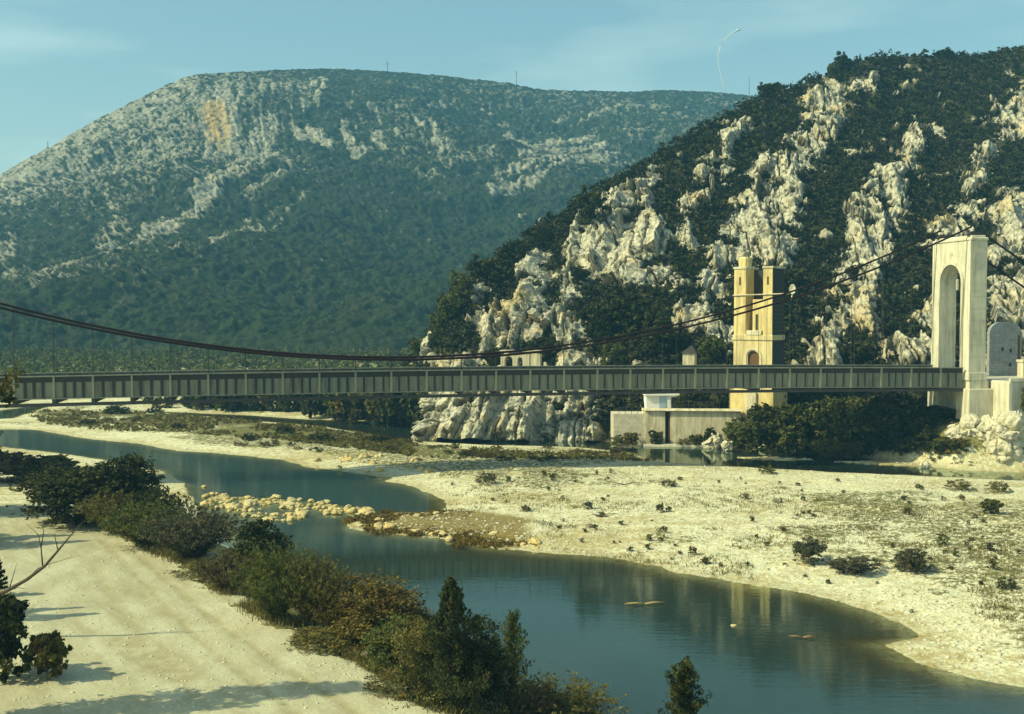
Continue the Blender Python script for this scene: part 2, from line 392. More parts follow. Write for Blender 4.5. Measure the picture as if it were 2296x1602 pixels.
RUTS = [(px([(250, 1200), (330, 1268), (489, 1406), (620, 1490), (756, 1577), (860, 1650)], 2.3), .42, .8), (px([(225, 1215), (285, 1275), (420, 1420), (530, 1508), (650, 1600), (720, 1660)], 2.3), .42, .7),
        (px([(200, 1260), (262, 1360), (330, 1450), (400, 1530), (470, 1600)], 2.3), .6, .45), (px([(275, 1440), (330, 1475), (410, 1528)], 2.3), 1.3, .95), (px([(300, 1330), (350, 1370), (420, 1400)], 2.3), .9, .6)]
def ground_eval(P, fine=True):
    sd1, sd2, sd3, sd4 = (poly_sd(P, w) for w in (W1, W2, W3, W4))
    wig = 0.0
    p3 = np.stack([P[:, 0], P[:, 1], 0 * P[:, 0]], -1)
    wig = fbm(p3 * .55, 3, seed=3) * .45
    sd = np.minimum(np.minimum(sd1, sd2), np.minimum(sd3, sd4)) + wig
    sand = np.minimum(poly_sd(P, SAND1), poly_sd(P, SAND2)) + wig * .5
    land = np.clip(sd, 0, None)
    n_lo = fbm(p3 * .06, 4, seed=11); n_mid = fbm(p3 * .45, 4, seed=12); n_hi = fbm(p3 * 2.2, 3, seed=13)
    z = .62 * (1 - np.exp(-land / 5.0)) * (1 + .5 * n_lo) + np.minimum(land * .2, 1) * (.16 * n_mid + .06 * n_hi)
    far = sstep(210, 420, P[:, 1]); z = z + far * 2.5
    nb = poly_sd(P, NEARB)
    hb = 2.35 * sstep(112, 86, P[:, 1]) + .1
    inb = sstep(.3, -.8, nb)
    zb = hb * (1 - np.exp(-(np.clip(-nb, 0, None) / 3.2) ** 1.4)) + np.minimum(land * .2, 1) * (.10 * n_mid + .04 * n_hi)
    road = sstep(1.2, -1.2, poly_sd(P, ROAD) + n_mid * 1.3 + n_hi * .5)
    zb = zb * (1 - road) + road * (hb + .05 * n_mid + .015 * n_hi)
    z = z * (1 - inb) + zb * inb
    fb = poly_sd(P, FARB)
    zf = 4.6 * (1 - np.exp(-(np.clip(-fb, 0, None) / (5.0 - 2.2 * sstep(47, 54, P[:, 0]))) ** 1.6))
    z = z + sstep(0, -2, fb) * zf
    depth = -np.minimum(1.6, .015 + np.clip(-sd, 0, None) * .13)
    z = np.where(sd < 0, depth, z)
    z = np.where(sand < 0, np.maximum(z, .10 + .05 * n_mid), z)
    oc = sstep(.8, -.8, poly_sd(P, OCHRE) + n_mid * .8)
    z = np.where((oc > .3) & (z < .12), .03 + .14 * n_mid + .06 * n_hi, z)
    we = sstep(.8, -.8, poly_sd(P, WEIR) + n_mid * .5)
    z = np.where((we > .3) & (z < .0), -.10 + .12 * n_mid, z)
    edge = sstep(2.0, .4, land) * (1 - inb)
    veg = np.zeros(len(P))
    veg = np.maximum(veg, sstep(2, -2, poly_sd(P, FARVEG) + n_mid * 2.5) * (.74 + .5 * n_lo + .45 * n_mid))
    veg = np.maximum(veg, inb * (1 - road) * (.62 * sstep(84, 74, P[:, 1]) + .30) * (1 + .5 * n_mid))
    veg = np.maximum(veg, sstep(0, -3, fb) * .7)
    veg = np.maximum(veg, far * .9)
    veg = np.maximum(veg, np.clip(.34 + 1.0 * n_lo + .4 * n_mid, 0, .56) * (1 - inb) * sstep(0, 6, sd))
    wet = np.maximum(np.maximum(oc * .85, sstep(.05, -.25, z) * .95), edge * .30)
    rut = np.zeros(len(P))
    if fine:
        for ln, wd, st in RUTS:
            d = np.full(len(P), 1e9)
            for a_, b_ in zip(ln[:-1], ln[1:]):
                e = b_ - a_; tt_ = np.clip(((P - a_) @ e) / (e @ e), 0, 1); d = np.minimum(d, np.hypot(*(P - a_ - tt_[:, None] * e).T))
            rut = np.maximum(rut, st * sstep(wd, wd * .2, d + .25 * n_mid) * np.clip(.75 + .9 * n_hi + .5 * n_mid, 0, 1))
        z = z - .05 * rut * road * inb
    return z, np.stack([road * inb, veg * (1 - oc), wet, rut * road * inb], -1)

def gh_arr(P):
    P = np.atleast_2d(np.asarray(P, float)); Y = P[:, 1]; u = P[:, 0] / np.maximum(Y, 40.0)
    i = np.clip(np.searchsorted(ys, Y) - 1, 0, len(ys) - 2); j = np.clip(np.searchsorted(us, u) - 1, 0, len(us) - 2)
    a = np.clip((Y - ys[i]) / (ys[i + 1] - ys[i]), 0, 1); b = np.clip((u - us[j]) / (us[j + 1] - us[j]), 0, 1); Z = gz.reshape(len(ys), len(us))
    return Z[i, j] * (1 - a) * (1 - b) + Z[i, j + 1] * (1 - a) * b + Z[i + 1, j] * a * (1 - b) + Z[i + 1, j + 1] * a * b
def gh(x, y): return float(gh_arr([[x, y]])[0])

def spot(x, y, dz=0.0):
    """ground point seen at picture position (x, y)"""
    z = 0.0
    for _ in range(8):
        p = on_plane(x, y, z); z = max(gh(*p), 0.0)
    return float(p[0]), float(p[1]), z - dz

ys = [-20.0]
while ys[-1] < 28: ys.append(ys[-1] + 2.0)
while ys[-1] < 470: ys.append(ys[-1] + max(.16, ys[-1] * .0048))
ys = np.array(ys); us = np.concatenate([np.linspace(-1.1, -.58, 30)[:-1], np.linspace(-.58, .58, 420), np.linspace(.58, 1.1, 30)[1:]])
UU, YY = np.meshgrid(us, ys)
XX = UU * np.maximum(YY, 40.0)
P2 = np.stack([XX.ravel(), YY.ravel()], -1)
gz, gm = ground_eval(P2)
me = mesh_np('ground', np.concatenate([P2, gz[:, None]], -1), grid_faces(len(ys), len(us)), {'mask': gm}, True)
tag(obj('ground', me, M['ground']), kind='structure')
# the beaten vehicle track keeps to the ground sheet (road mask); the river is one sheet at z = 0
gf = grid_faces(len(ys), len(us)); gf = gf[(gz[gf] < .06).any(1)]
used, inv = np.unique(gf, return_inverse=True)
dep = np.clip(-gz[used], 0, 2)
V = np.concatenate([P2[used], np.zeros((len(used), 1))], 1)
tag(obj('river', mesh_np('river', V, inv.reshape(-1, 4), {'depth': np.stack([dep / 2, dep * 0, dep * 0, dep * 0 + 1], -1)}, True), M['water']), kind='structure')

# ------------------------------------------------------------------ near hill with cliffs
SIL = np.array([(700, 905), (840, 900), (880, 880), (905, 845), (935, 800), (960, 760), (985, 722), (1010, 678), (1050, 625), (1090, 595), (1150, 552), (1200, 517), (1250, 487), (1310, 442), (1370, 407), (1430, 370),
                (1480, 340), (1530, 310), (1600, 275), (1650, 248), (1690, 226), (1715, 206), (1760, 196), (1800, 186), (1850, 168), (1890, 152), (1920, 136), (1960, 128), (2020, 125), (2100, 130),
                (2150, 128), (2200, 123), (2270, 113), (2400, 100), (2650, 110), (3000, 200)], float)
BASE = np.array([(700, 940, 220), (900, 952, 196), (950, 990, 156), (1340, 995, 154), (1440, 930, 154), (1660, 918, 153), (1700, 940, 151), (1900, 960, 147), (2080, 975, 144), (2296, 975, 142), (3000, 980, 142)], float)
RIDGE = np.array([(700, 222), (900, 206), (1000, 200), (1200, 222), (1500, 252), (1700, 280), (2000, 315), (2296, 330), (3000, 330)], float)
HROCK = [
 [(1042, 690), (1050, 672), (1085, 665), (1142, 690), (1152, 755), (1110, 812), (1062, 815), (1058, 740)],
 [(1190, 578), (1235, 570), (1246, 610), (1232, 655), (1208, 725), (1172, 700), (1150, 645), (1165, 600)],
 [(1290, 545), (1300, 492), (1350, 478), (1362, 440), (1440, 420), (1474, 440), (1492, 472), (1505, 565), (1490, 612), (1400, 640), (1335, 640), (1295, 705), (1252, 695), (1250, 620), (1262, 570)],
 [(1500, 430), (1550, 440), (1560, 520), (1552, 570), (1520, 520)],
 [(1262, 700), (1300, 690), (1297, 722), (1250, 765), (1235, 755)],
 [(1668, 262), (1684, 290), (1645, 322), (1640, 350), (1625, 380), (1622, 440), (1606, 485), (1597, 400), (1560, 425), (1540, 415), (1548, 388), (1590, 350), (1630, 305)],
 [(1845, 178), (1862, 178), (1882, 200), (1905, 235), (1890, 290), (1855, 345), (1825, 385), (1806, 425), (1792, 470), (1786, 540), (1768, 605), (1720, 600), (1692, 580), (1670, 602), (1640, 640), (1580, 680), (1525, 700), (1512, 690), (1530, 660), (1570, 640), (1592, 560), (1602, 500), (1642, 440), (1690, 380), (1730, 318), (1786, 300), (1788, 258), (1822, 215)],
 [(1900, 180), (1965, 172), (1978, 188), (1970, 208), (1925, 206)],
 [(2058, 276), (2095, 282), (2082, 305), (2070, 345), (2025, 420), (2064, 470), (2022, 512), (2003, 560), (2004, 605), (1982, 640), (1962, 700), (1976, 760), (1965, 830), (1822, 830), (1828, 720), (1846, 670), (1880, 600), (1895, 500), (1940, 420), (2000, 350), (2028, 302)],
 [(2232, 322), (2192, 340), (2148, 392), (2180, 402), (2160, 428), (2128, 470), (2160, 468), (2202, 432), (2222, 392), (2200, 372), (2225, 345)],
 [(2245, 250), (2280, 190), (2500, 170), (2500, 330), (2260, 320), (2215, 290)],
 [(2075, 492), (2120, 470), (2190, 475), (2200, 560), (2080, 560)],
 [(2210, 470), (2260, 430), (2500, 420), (2500, 850), (2200, 850)],
 [(1960, 790), (2030, 740), (2075, 690), (2110, 690), (2110, 850), (1960, 850)],
 [(938, 880), (960, 790), (1000, 800), (1100, 790), (1260, 770), (1330, 800), (1352, 860), (1350, 1010), (940, 1010)],
 [(1512, 700), (1530, 650), (1600, 640), (1650, 660), (1660, 760), (1640, 800), (1560, 770), (1520, 740)],
 [(1225, 455), (1250, 446), (1276, 455), (1272, 485), (1228, 500)],
 [(1140, 700), (1260, 690), (1330, 715), (1345, 790), (1230, 800), (1120, 800)], [(1400, 600), (1500, 590), (1510, 640), (1420, 660)], [(1330, 440), (1420, 405), (1480, 400), (1470, 425), (1360, 470)],
 [(1395, 690), (1430, 700), (1420, 760), (1350, 790), (1330, 760), (1370, 715)],
]
HHOLE = [[(1360, 650), (1470, 640), (1520, 700), (1510, 800), (1420, 820), (1340, 800)], [(1190, 760), (1260, 765), (1240, 820), (1160, 815)], [(1560, 762), (1640, 770), (1640, 880), (1540, 870)],
         [(1885, 750), (1955, 745), (1955, 830), (1885, 830)]]

def interp(tab, x, k=1): return np.interp(x, tab[:, 0], tab[:, k])

def hill_base(x, s):
    """smooth hillside: x picture column (azimuth), s 0 foot .. 1 crest .. 1.35 back"""
    yb, Zb = interp(BASE, x, 1), interp(BASE, x, 2)
    yr, Zr = interp(SIL, x, 1), interp(RIDGE, x, 1)
    sc = np.minimum(s, 1.0)
    g = .30 * sc + .70 * sc ** 1.7
    Y = Zb + (Zr - Zb) * g
    y = yb + (yr - yb) * sc
    P = at(x, y, Y)
    ov = np.clip(s - 1.0, 0, None)
    P[:, 1] += ov * 160; P[:, 2] -= (ov * 160) ** 1.35 * .12
    P[:, 0] *= P[:, 1] / np.maximum(Y, 1)
    return P, x, y

def hill_masks(P, x, y):
    n = fbm(P * .16, 4, seed=21); n2 = fbm(P * .6, 4, seed=22); n3 = fbm(P * .055, 3, seed=23)
    q = np.stack([x, y], -1)
    sd = np.full(len(P), 1e9)
    for pl in HROCK: sd = np.minimum(sd, poly_sd(q, pl))
    for pl in HHOLE: sd = np.maximum(sd, -poly_sd(q, pl))
    sd = sd - 4 + n * 28 + n2 * 20
    m = sstep(3, -5, sd)
    pocket = sstep(.10, .22, fbm(P * np.array([.30, .2, .20]), 4, seed=25) - .16 * sstep(-5, -40, sd) - .3 * sstep(850, 890, y))
    m = m * (1 - .97 * pocket)
    strayn = fbm(P * .22, 4, seed=24)
    m = np.maximum(m, sstep(.30, .38, strayn + .15 * n3 - sstep(10, 150, sd) * .16) * sstep(170, 20, sd) * .95)
    return m, sd

nc, nr = 880, 500
xs = np.concatenate([np.linspace(820, 2330, 740), np.linspace(2330, 2950, 140)[1:]])
ss = np.concatenate([np.linspace(0, 1, 450), np.linspace(1, 1.4, 46)[1:]])
SS, XS = np.meshgrid(ss, xs, indexing='ij')
Pn, hx, hy = hill_base(XS.ravel(), SS.ravel())
G = Pn.reshape(len(ss), len(xs), 3)
du = np.gradient(G, axis=1); dv = np.gradient(G, axis=0)
Nn = np.cross(du, dv).reshape(-1, 3); Nn /= np.linalg.norm(Nn, axis=1, keepdims=True) + 1e-9
Nn = np.where((Nn[:, 2:3] < 0) & (SS.ravel()[:, None] < 1), -Nn, Nn); Nn = np.where(Nn[:, 2:3] < 0, -Nn, Nn)
hm, hsd = hill_masks(Pn, hx, hy)
lean = Pn.copy(); lean[:, 0] = Pn[:, 0] - .30 * Pn[:, 2]
wob = np.stack([fbm(Pn * .22, 3, seed=31), fbm(Pn * .22, 3, seed=32), fbm(Pn * .22, 3, seed=33)], -1)
lw = lean + wob * .55
def ridged(p, oct, gain, seed):
    s_, a_, t_, w_ = 0, 1.0, 0.0, 1.0
    for k in range(oct):
        r_ = (1 - np.abs(vnoise(p * 2.07 ** k + 9.7 * k, seed + k))) ** 2
        s_ = s_ + a_ * r_ * w_; t_ += a_; w_ = np.clip(r_ * 1.6, 0, 1); a_ *= gain
    return s_ / t_
rd1 = ridged(lw * np.array([.17, .028, .030]), 5, .50, 41)
rd2 = ridged(lw * np.array([.58, .11, .12]), 4, .52, 51)
ck = np.abs(fbm(lw * np.array([.34, .05, .035]), 3, .5, seed=55)); crack = sstep(.055, .012, ck)
ck2 = np.abs(fbm(lw * np.array([.10, .05, .34]), 3, .5, seed=57)); crack2 = sstep(.035, .005, ck2)
_, _, cA, tA = worley(lw * np.array([.20, .045, .044]), 59, True)
_, _, cB, tB = worley(lw * np.array([.62, .14, .14]), 69, True)
_, _, cC, tC = worley(lw * np.array([1.7, .45, .62]), 79, True)
pit = sstep(.40, .50, fbm(Pn * np.array([.55, .5, .35]), 3, seed=66))
inner = sstep(0, -26, hsd)
fb = fbm(Pn * .5, 5, .55, seed=61); fb2 = fbm(Pn * .11, 4, seed=62)
disp = hm * (.5 + 1.5 * inner + 2.2 * (rd1 - .38) + 2.3 * (cA - .5) + 3.2 * tA + .8 * (cB - .5) + 1.1 * tB + .20 * (cC - .5) + .35 * tC - 1.5 * crack - .5 * crack2 - .8 * pit + .22 * fbm(Pn * np.array([1.1, 1.1, .8]), 4, .62, seed=63)) + (1 - hm) * (.5 * fb) + 1.6 * fb2
topfade = np.clip((1.12 - SS.ravel()) / .14, 0.25, 1)
D = Nn * .55; D[:, 1] -= .75; D[:, 0] -= .25
D /= np.linalg.norm(D, axis=1, keepdims=True)
Ph = Pn + D * (disp * topfade)[:, None]
hmask = np.stack([hm * (1 - .75 * crack) * (1 - .35 * crack2) * (1 - .6 * pit), sstep(.28, .5, fb2 + .3 * fb) * .5, 0 * hm, 1 + 0 * hm], -1)
me = mesh_np('near_hill', Ph, grid_faces(len(ss), len(xs))[:, ::-1], {'mask': hmask}, False)
tag(obj('near_hill', me, M['hill']), kind='structure')

def hill_at(x, y):
    """point of the near hill seen at picture position"""
    yb, yr = np.interp(x, BASE[:, 0], BASE[:, 1]), np.interp(x, SIL[:, 0], SIL[:, 1])
    s = (yb - y) / (yb - yr)
    i = int(np.clip(round(s * 449), 0, 470)); j = int(np.argmin(abs(xs - x)))
    return Ph[i * len(xs) + j]

# ------------------------------------------------------------------ far mountain
MSIL = np.array([(-700, 620), (-300, 520), (-100, 440), (0, 392), (22, 378), (60, 356), (110, 330), (160, 300), (200, 276), (250, 249), (300, 223), (340, 205), (380, 186), (410, 173), (440, 167), (500, 163), (620, 159), (740, 156),
                 (850, 161), (940, 166), (1050, 176), (1100, 181), (1150, 188), (1200, 199), (1230, 202), (1300, 203), (1400, 206), (1500, 202), (1600, 205), (1690, 214), (1800, 232), (2000, 262), (2400, 330), (3000, 420)], float)
MRIDGE = np.array([(-700, 760), (0, 860), (430, 960), (800, 1050), (1230, 1130), (1700, 1200), (3000, 1200)], float)
STROKES = [  # x1,y1,x2,y2,width,strength
 (0, 395, 120, 335, 40, .8), (120, 330, 300, 235, 34, .8), (300, 235, 430, 180, 26, .75), (20, 430, 110, 380, 60, .55), (100, 385, 230, 300, 50, .45), (0, 480, 60, 440, 40, .45), (0, 560, 40, 640, 30, .6),
 (320, 230, 350, 330, 14, .8), (345, 240, 372, 350, 12, .8), (275, 270, 290, 310, 14, .7), (420, 200, 450, 230, 24, .7), (430, 195, 730, 190, 18, .6),
 (460, 215, 480, 330, 40, .95), (500, 215, 510, 330, 40, .95), (540, 210, 535, 320, 14, .8), (610, 290, 560, 340, 36, .8), (600, 220, 620, 300, 20, .5), (680, 200, 700, 260, 24, .75), (725, 210, 728, 265, 12, .8),
 (445, 350, 530, 345, 22, .6), (395, 365, 410, 380, 12, .6), (240, 310, 275, 410, 20, .45), (150, 370, 180, 420, 22, .45), (310, 400, 340, 410, 30, .5), (230, 440, 260, 460, 22, .6),
 (611, 343, 500, 400, 26, .7), (520, 380, 440, 440, 30, .8), (440, 450, 330, 510, 26, .75), (330, 520, 240, 575, 28, .7), (220, 590, 130, 640, 24, .6), (120, 620, 80, 680, 18, .7), (280, 500, 220, 540, 30, .55),
 (650, 380, 560, 430, 22, .6), (600, 460, 540, 500, 18, .55), (580, 505, 480, 540, 18, .6), (440, 560, 400, 575, 12, .7), (560, 530, 545, 520, 12, .6), (620, 490, 600, 520, 14, .5),
 (668, 300, 700, 315, 16, .95), (700, 300, 745, 325, 18, .95), (780, 300, 800, 345, 16, .95), (795, 340, 825, 345, 14, .9), (845, 260, 850, 290, 10, .8), (850, 315, 870, 345, 14, .8), (890, 315, 905, 330, 14, .8), (920, 250, 905, 255, 14, .7), (945, 290, 955, 310, 10, .8),
 (978, 300, 985, 340, 18, .85), (990, 345, 1020, 355, 14, .7), (1050, 290, 1060, 310, 16, .7), (1069, 229, 1090, 240, 8, .7), (994, 236, 960, 245, 8, .7), (1137, 261, 1110, 262, 10, .7), (1135, 280, 1120, 290, 12, .7),
 (1120, 310, 1250, 300, 14, .75), (1150, 340, 1330, 310, 20, .8), (1180, 370, 1350, 335, 20, .75), (1240, 390, 1380, 350, 20, .75), (1120, 410, 1250, 380, 18, .7), (1110, 440, 1230, 410, 18, .75), (1290, 385, 1400, 370, 14, .6), (1000, 380, 1120, 365, 16, .55), (940, 395, 1000, 400, 14, .5),
 (1240, 262, 1270, 262, 10, .7), (1310, 270, 1350, 265, 8, .65), (1350, 235, 1440, 230, 8, .6), (1480, 222, 1440, 235, 7, .6), (1390, 300, 1460, 310, 14, .5), (1500, 260, 1600, 250, 7, .5),
 (700, 430, 640, 460, 14, .5), (730, 590, 700, 600, 10, .4), (870, 460, 850, 480, 12, .4), (800, 400, 860, 420, 10, .35), (940, 520, 960, 530, 10, .4), (900, 500, 870, 520, 10, .4),
 (300, 690, 260, 710, 14, .7), (320, 690, 270, 700, 12, .8), (200, 640, 150, 650, 12, .6), (400, 640, 370, 660, 10, .45), (440, 650, 400, 700, 8, .5), (120, 640, 90, 700, 14, .7),
 (90, 800, 140, 815, 14, .6), (150, 820, 220, 800, 14, .75), (260, 750, 270, 770, 8, .7), (0, 690, 40, 720, 16, .5), (350, 650, 280, 690, 10, .6), (40, 540, 20, 600, 18, .55), (1170, 470, 1165, 478, 6, .8),
]
mx = np.linspace(-420, 1960, 900); ms = np.concatenate([np.linspace(0, 1, 430), np.linspace(1, 1.3, 26)[1:]])
MS, MX = np.meshgrid(ms, mx, indexing='ij'); MS, MX = MS.ravel(), MX.ravel()
msc = np.minimum(MS, 1)
zr = interp(MRIDGE, MX, 1); zb = np.full_like(MX, 372.0)
My = 812 + (interp(MSIL, MX, 1) - 812) * msc
MY = zb + (zr - zb) * (.45 * msc + .55 * msc ** 1.6)
Pm = at(MX, My, MY)
ov = np.clip(MS - 1, 0, None); Pm[:, 1] += ov * 500; Pm[:, 2] -= (ov * 500) ** 1.3 * .12
q = np.stack([MX, My], -1)
acc = np.zeros(len(q))
wq = np.stack([q[:, 0] / 26, q[:, 1] / 26, 0 * q[:, 0]], -1)
wx, wy = fbm(wq, 4, seed=71) * 16, fbm(wq, 4, seed=72) * 12
for x1, y1, x2, y2, w, st in STROKES:
    ex, ey = x2 - x1, y2 - y1; L = ex * ex + ey * ey + 1e-6
    t = np.clip(((q[:, 0] + wx - x1) * ex + (q[:, 1] + wy - y1) * ey) / L, 0, 1)
    d = np.hypot(q[:, 0] + wx - x1 - ex * t, q[:, 1] + wy - y1 - ey * t)
    acc = np.maximum(acc, st * sstep(w * 1.15, w * .15, d))
hn = fbm(np.stack([q[:, 0] / 11, q[:, 1] / 4.5, 0 * q[:, 0]], -1), 4, .6, seed=73)
vn = fbm(np.stack([q[:, 0] / 9, q[:, 1] / 40, 0 * q[:, 0]], -1), 4, .6, seed=74)
cliff = sstep(10, -10, poly_sd(q, [(420, 190), (740, 185), (735, 262), (640, 300), (600, 335), (470, 335), (440, 260)]))
tex = hn * (1 - cliff) + vn * cliff
spk = fbm(np.stack([q[:, 0] / 5.5, q[:, 1] / 2.3, 0 * q[:, 0]], -1), 4, .62, seed=76) * .6 + .45 * tex
broad = .05 + .09 * sstep(560, 420, My) + .15 * sstep(430, 330, My) * sstep(760, 600, MX) + .10 * sstep(520, 380, My) + .22 * sstep(760, 200, MX) * sstep(800, 600, My) + .10 * sstep(700, 1000, MX) * sstep(480, 380, My)
dens = np.clip(np.maximum(acc, broad) + .20 * fbm(Pm * .012, 4, seed=77) * (acc < .3), 0, 1) * sstep(14, 36, Pm[:, 2])
thr = .40 - .74 * dens
mr = sstep(thr - .05, thr + .09, spk) * (.35 + .65 * sstep(.1, .6, dens)) * (.75 + .25 * vn)
mr = np.clip(mr + .10 * sstep(.35, .7, acc), 0, 1)
och = cliff * sstep(60, 10, np.hypot((q[:, 0] - 487) * 1.3, (q[:, 1] - 275) * .8)) * sstep(-.4, .2, vn + .15) 
nbig = fbm(Pm * .006, 4, seed=81); nmid = fbm(Pm * np.array([.05, .05, .05]), 4, .6, seed=82); nsm = fbm(Pm * .22, 3, .6, seed=83)
fd = np.clip((1.0 - MS) / .12, .06, 1)
Dm = np.array([-.25, -.65, .72])
Pm = Pm + Dm[None] * ((27 * nbig + 7 * nmid * sstep(0, .15, msc) + 3.6 * nsm * (1 - .4 * mr) + mr * (1.2 + 2.0 * vn)) * fd * sstep(-.02, .12, msc))[:, None]
Pm[:, 2] += 1.3 * nsm * (1 - fd)
mm = np.stack([mr, och, 0 * mr, 1 + 0 * mr], -1)
me = mesh_np('far_mountain', Pm, grid_faces(len(ms), len(mx))[:, ::-1], {'mask': mm}, True)
tag(obj('mountain', me, M['mountain']), kind='structure')

def mtn_at(x, s=1.0):
    i = int(round(s * 429)); j = int(np.argmin(abs(mx - x))); return Pm[i * len(mx) + j]
SKY_TINT = (1.0, 1.08, .81, 1); CLOUD = (7.6, 8.6, 7.1, 1); SKY_STR = .15; SUN_STR = 5.0; SUN_COL = (1.0, .935, .56)
HAZE_COL = (.17, .52, .86, 1); HAZE_D = .00038; EXPOSURE = 0.40
# ------------------------------------------------------------------ foliage
def leaves(C, Rr, per, size, rg, asp=.55, up=0.0, shell=.5, squash=.85):
    """leaf quads around clump centres C(N,3) with radii Rr(N)"""
    N = len(C); n = N * per
    ci = np.repeat(np.arange(N), per)
    d = rg.normal(size=(n, 3)); d /= np.linalg.norm(d, axis=1, keepdims=True)
    rr = Rr[ci] * (shell + (1 - shell) * rg.random(n)) * (.55 + .45 * rg.random(n)) * (1 + .9 * (rg.random(n) < .10))
    off = d * rr[:, None]; off[:, 2] *= squash
    p = C[ci] + off
    t = rg.normal(size=(n, 3)) + d * .5; t[:, 2] += up * 2.5
    t /= np.linalg.norm(t, axis=1, keepdims=True)
    b = np.cross(t, rg.normal(size=(n, 3))); b /= np.linalg.norm(b, axis=1, keepdims=True) + 1e-9
    L = size * (.6 + .8 * rg.random(n))[:, None] * .5; W = L * asp
    V = np.stack([p - t * L, p + b * W, p + t * L, p - b * W], 1).reshape(-1, 3)
    Fq = np.arange(4 * n).reshape(n, 4)
    ct = rg.random(N); ct2 = (rg.random(N) < .22) * rg.random(N)
    l = np.clip(ct[ci] * .75 + rg.random(n) * .45 - .1, 0, 1); a = np.clip(ct2[ci] * .8 + (rg.random(n) < .06) * .6, 0, 1)
    T = np.repeat(np.stack([l, a, 0 * l, 1 + 0 * l], -1), 4, 0)
    return V, Fq, T

def ell_clumps(n, c, r, rg, shell=.45, zlo=-1):
    d = rg.normal(size=(n * 3, 3)); d /= np.linalg.norm(d, axis=1, keepdims=True)
    d = d[d[:, 2] > zlo][:n]
    q = d * (shell + (1 - shell) * rg.random((len(d), 1)) ** .6)
    return np.array(c) + q * np.array(r)

def crown_mesh(kind, seed, dens=1.0, leaf=.12):
    """unit crown: height 1 (z 0..1), half width about .5"""
    rg = np.random.default_rng(seed)
    if kind == 'round':
        nl = rg.integers(5, 9); cs = []
        for k in range(nl):
            a = rg.random() * 6.28; r = .26 * rg.random() ** .5
            c = (r * math.cos(a), r * math.sin(a), .34 + .40 * rg.random())
            cs.append(ell_clumps(int(16 * dens), c, (.22 + .1 * rg.random(), .22 + .1 * rg.random(), .20 + .08 * rg.random()), rg))
        C = np.concatenate(cs + [ell_clumps(int(16 * dens), (0, 0, .2), (.40, .40, .17), rg)]); Rr = .05 + .05 * rg.random(len(C))
        return leaves(C, Rr, 34, leaf, rg, .6, .1)
    if kind == 'cone':
        cs = []; n = int(190 * dens)
        z = rg.random(n) ** 1.25; r = .46 * (1 - z) ** .8 * (.30 + .70 * rg.random(n) ** .5) * (1 + .35 * np.sin(z * 19 + rg.random() * 6)); a = rg.random(n) * 6.28; r *= 1 + .40 * np.sin(a * 2 + z * 7) + .2 * np.sin(a * 3 - z * 11)
        C = np.stack([r * np.cos(a), r * np.sin(a), .04 + z * .94], -1); Rr = .03 + .05 * (1 - z)
        return leaves(C, Rr, 40, leaf, rg, .4, .2)
    if kind == 'feather':
        n = int(120 * dens); a = rg.random(n) * 6.28; lean = .15 + .75 * rg.random(n) ** .8; h = .55 + .45 * rg.random(n) * (1.15 - lean * .5)
        V = []; F_ = []; T = []
        C = []; Rr = []
        for k in range(n):
            for j in range(7):
                s = .15 + .85 * (j + rg.random()) / 7; bend = s ** 1.6
                C.append((.5 * lean[k] * (s * .7 + bend * .3) * math.cos(a[k]) + .02 * rg.normal(), .5 * lean[k] * (s * .7 + bend * .3) * math.sin(a[k]) + .02 * rg.normal(), h[k] * s * (1 - .25 * lean[k] * s)))
                Rr.append(.028 + .03 * (1 - s))
        return leaves(np.array(C), np.array(Rr), 13, leaf, rg, .22, .75, .1, 1.3)
    if kind == 'sparse':
        C = []; Rr = []
        for k in range(int(24 * dens)):
            z = .16 + .8 * (k / (24 * dens)); a = k * 2.4 + rg.random(); L = .48 * (1.08 - z) * (.5 + .7 * rg.random())
            for j in range(6):
                s = (j + 1) / 6
                C.append((L * s * math.cos(a), L * s * math.sin(a), z + .10 * s - .03 * rg.random())); Rr.append(.022 + .022 * rg.random())
        C.append((0, 0, .98)); Rr.append(.02)
        return leaves(np.array(C), np.array(Rr), 22, leaf, rg, .35, .2)
    if kind == 'low':
        C = ell_clumps(int(70 * dens), (0, 0, .18), (.5, .5, .62), rg, .3, -.15); C[:, 2] = np.abs(C[:, 2]); Rr = .06 + .06 * rg.random(len(C))
        return leaves(C, Rr, 26, leaf, rg, .35, .5)
    raise ValueError(kind)

def trunk_mb(h, rg, r0=.09, limbs=6, spread=.35, multi=1):
    m = MB()
    for q in range(multi):
        a0 = rg.random() * 6.28; l0 = 0 if multi == 1 else .12 + .15 * rg.random()
        pts = []; 
        for k in range(6):
            s = k / 5
            pts.append((math.cos(a0) * l0 * s * h + .025 * h * math.sin(3 * s + a0), math.sin(a0) * l0 * s * h + .02 * h * math.cos(4 * s), -.12 + s * .88 * h))
        rs = [r0 * h * (1 - .88 * k / 5) / (1 if multi == 1 else 1.8) for k in range(6)]
        m.tube(pts, rs, 7)
        for k in range(limbs):
            i = 1 + k % 4; p = Vector(pts[i]).lerp(Vector(pts[i + 1]), rg.random()); a = k * 2.4 + rg.random(); L = spread * h * (.5 + .6 * rg.random()) * (1 - i * .12)
            e = p + Vector((math.cos(a) * L, math.sin(a) * L, L * (.5 + .5 * rg.random())))
            mid = (p + e) / 2 + Vector((0, 0, -.06 * L))
            m.tube([p, mid, e], [rs[i] * .5, rs[i] * .3, rs[i] * .08], 5)
    return m

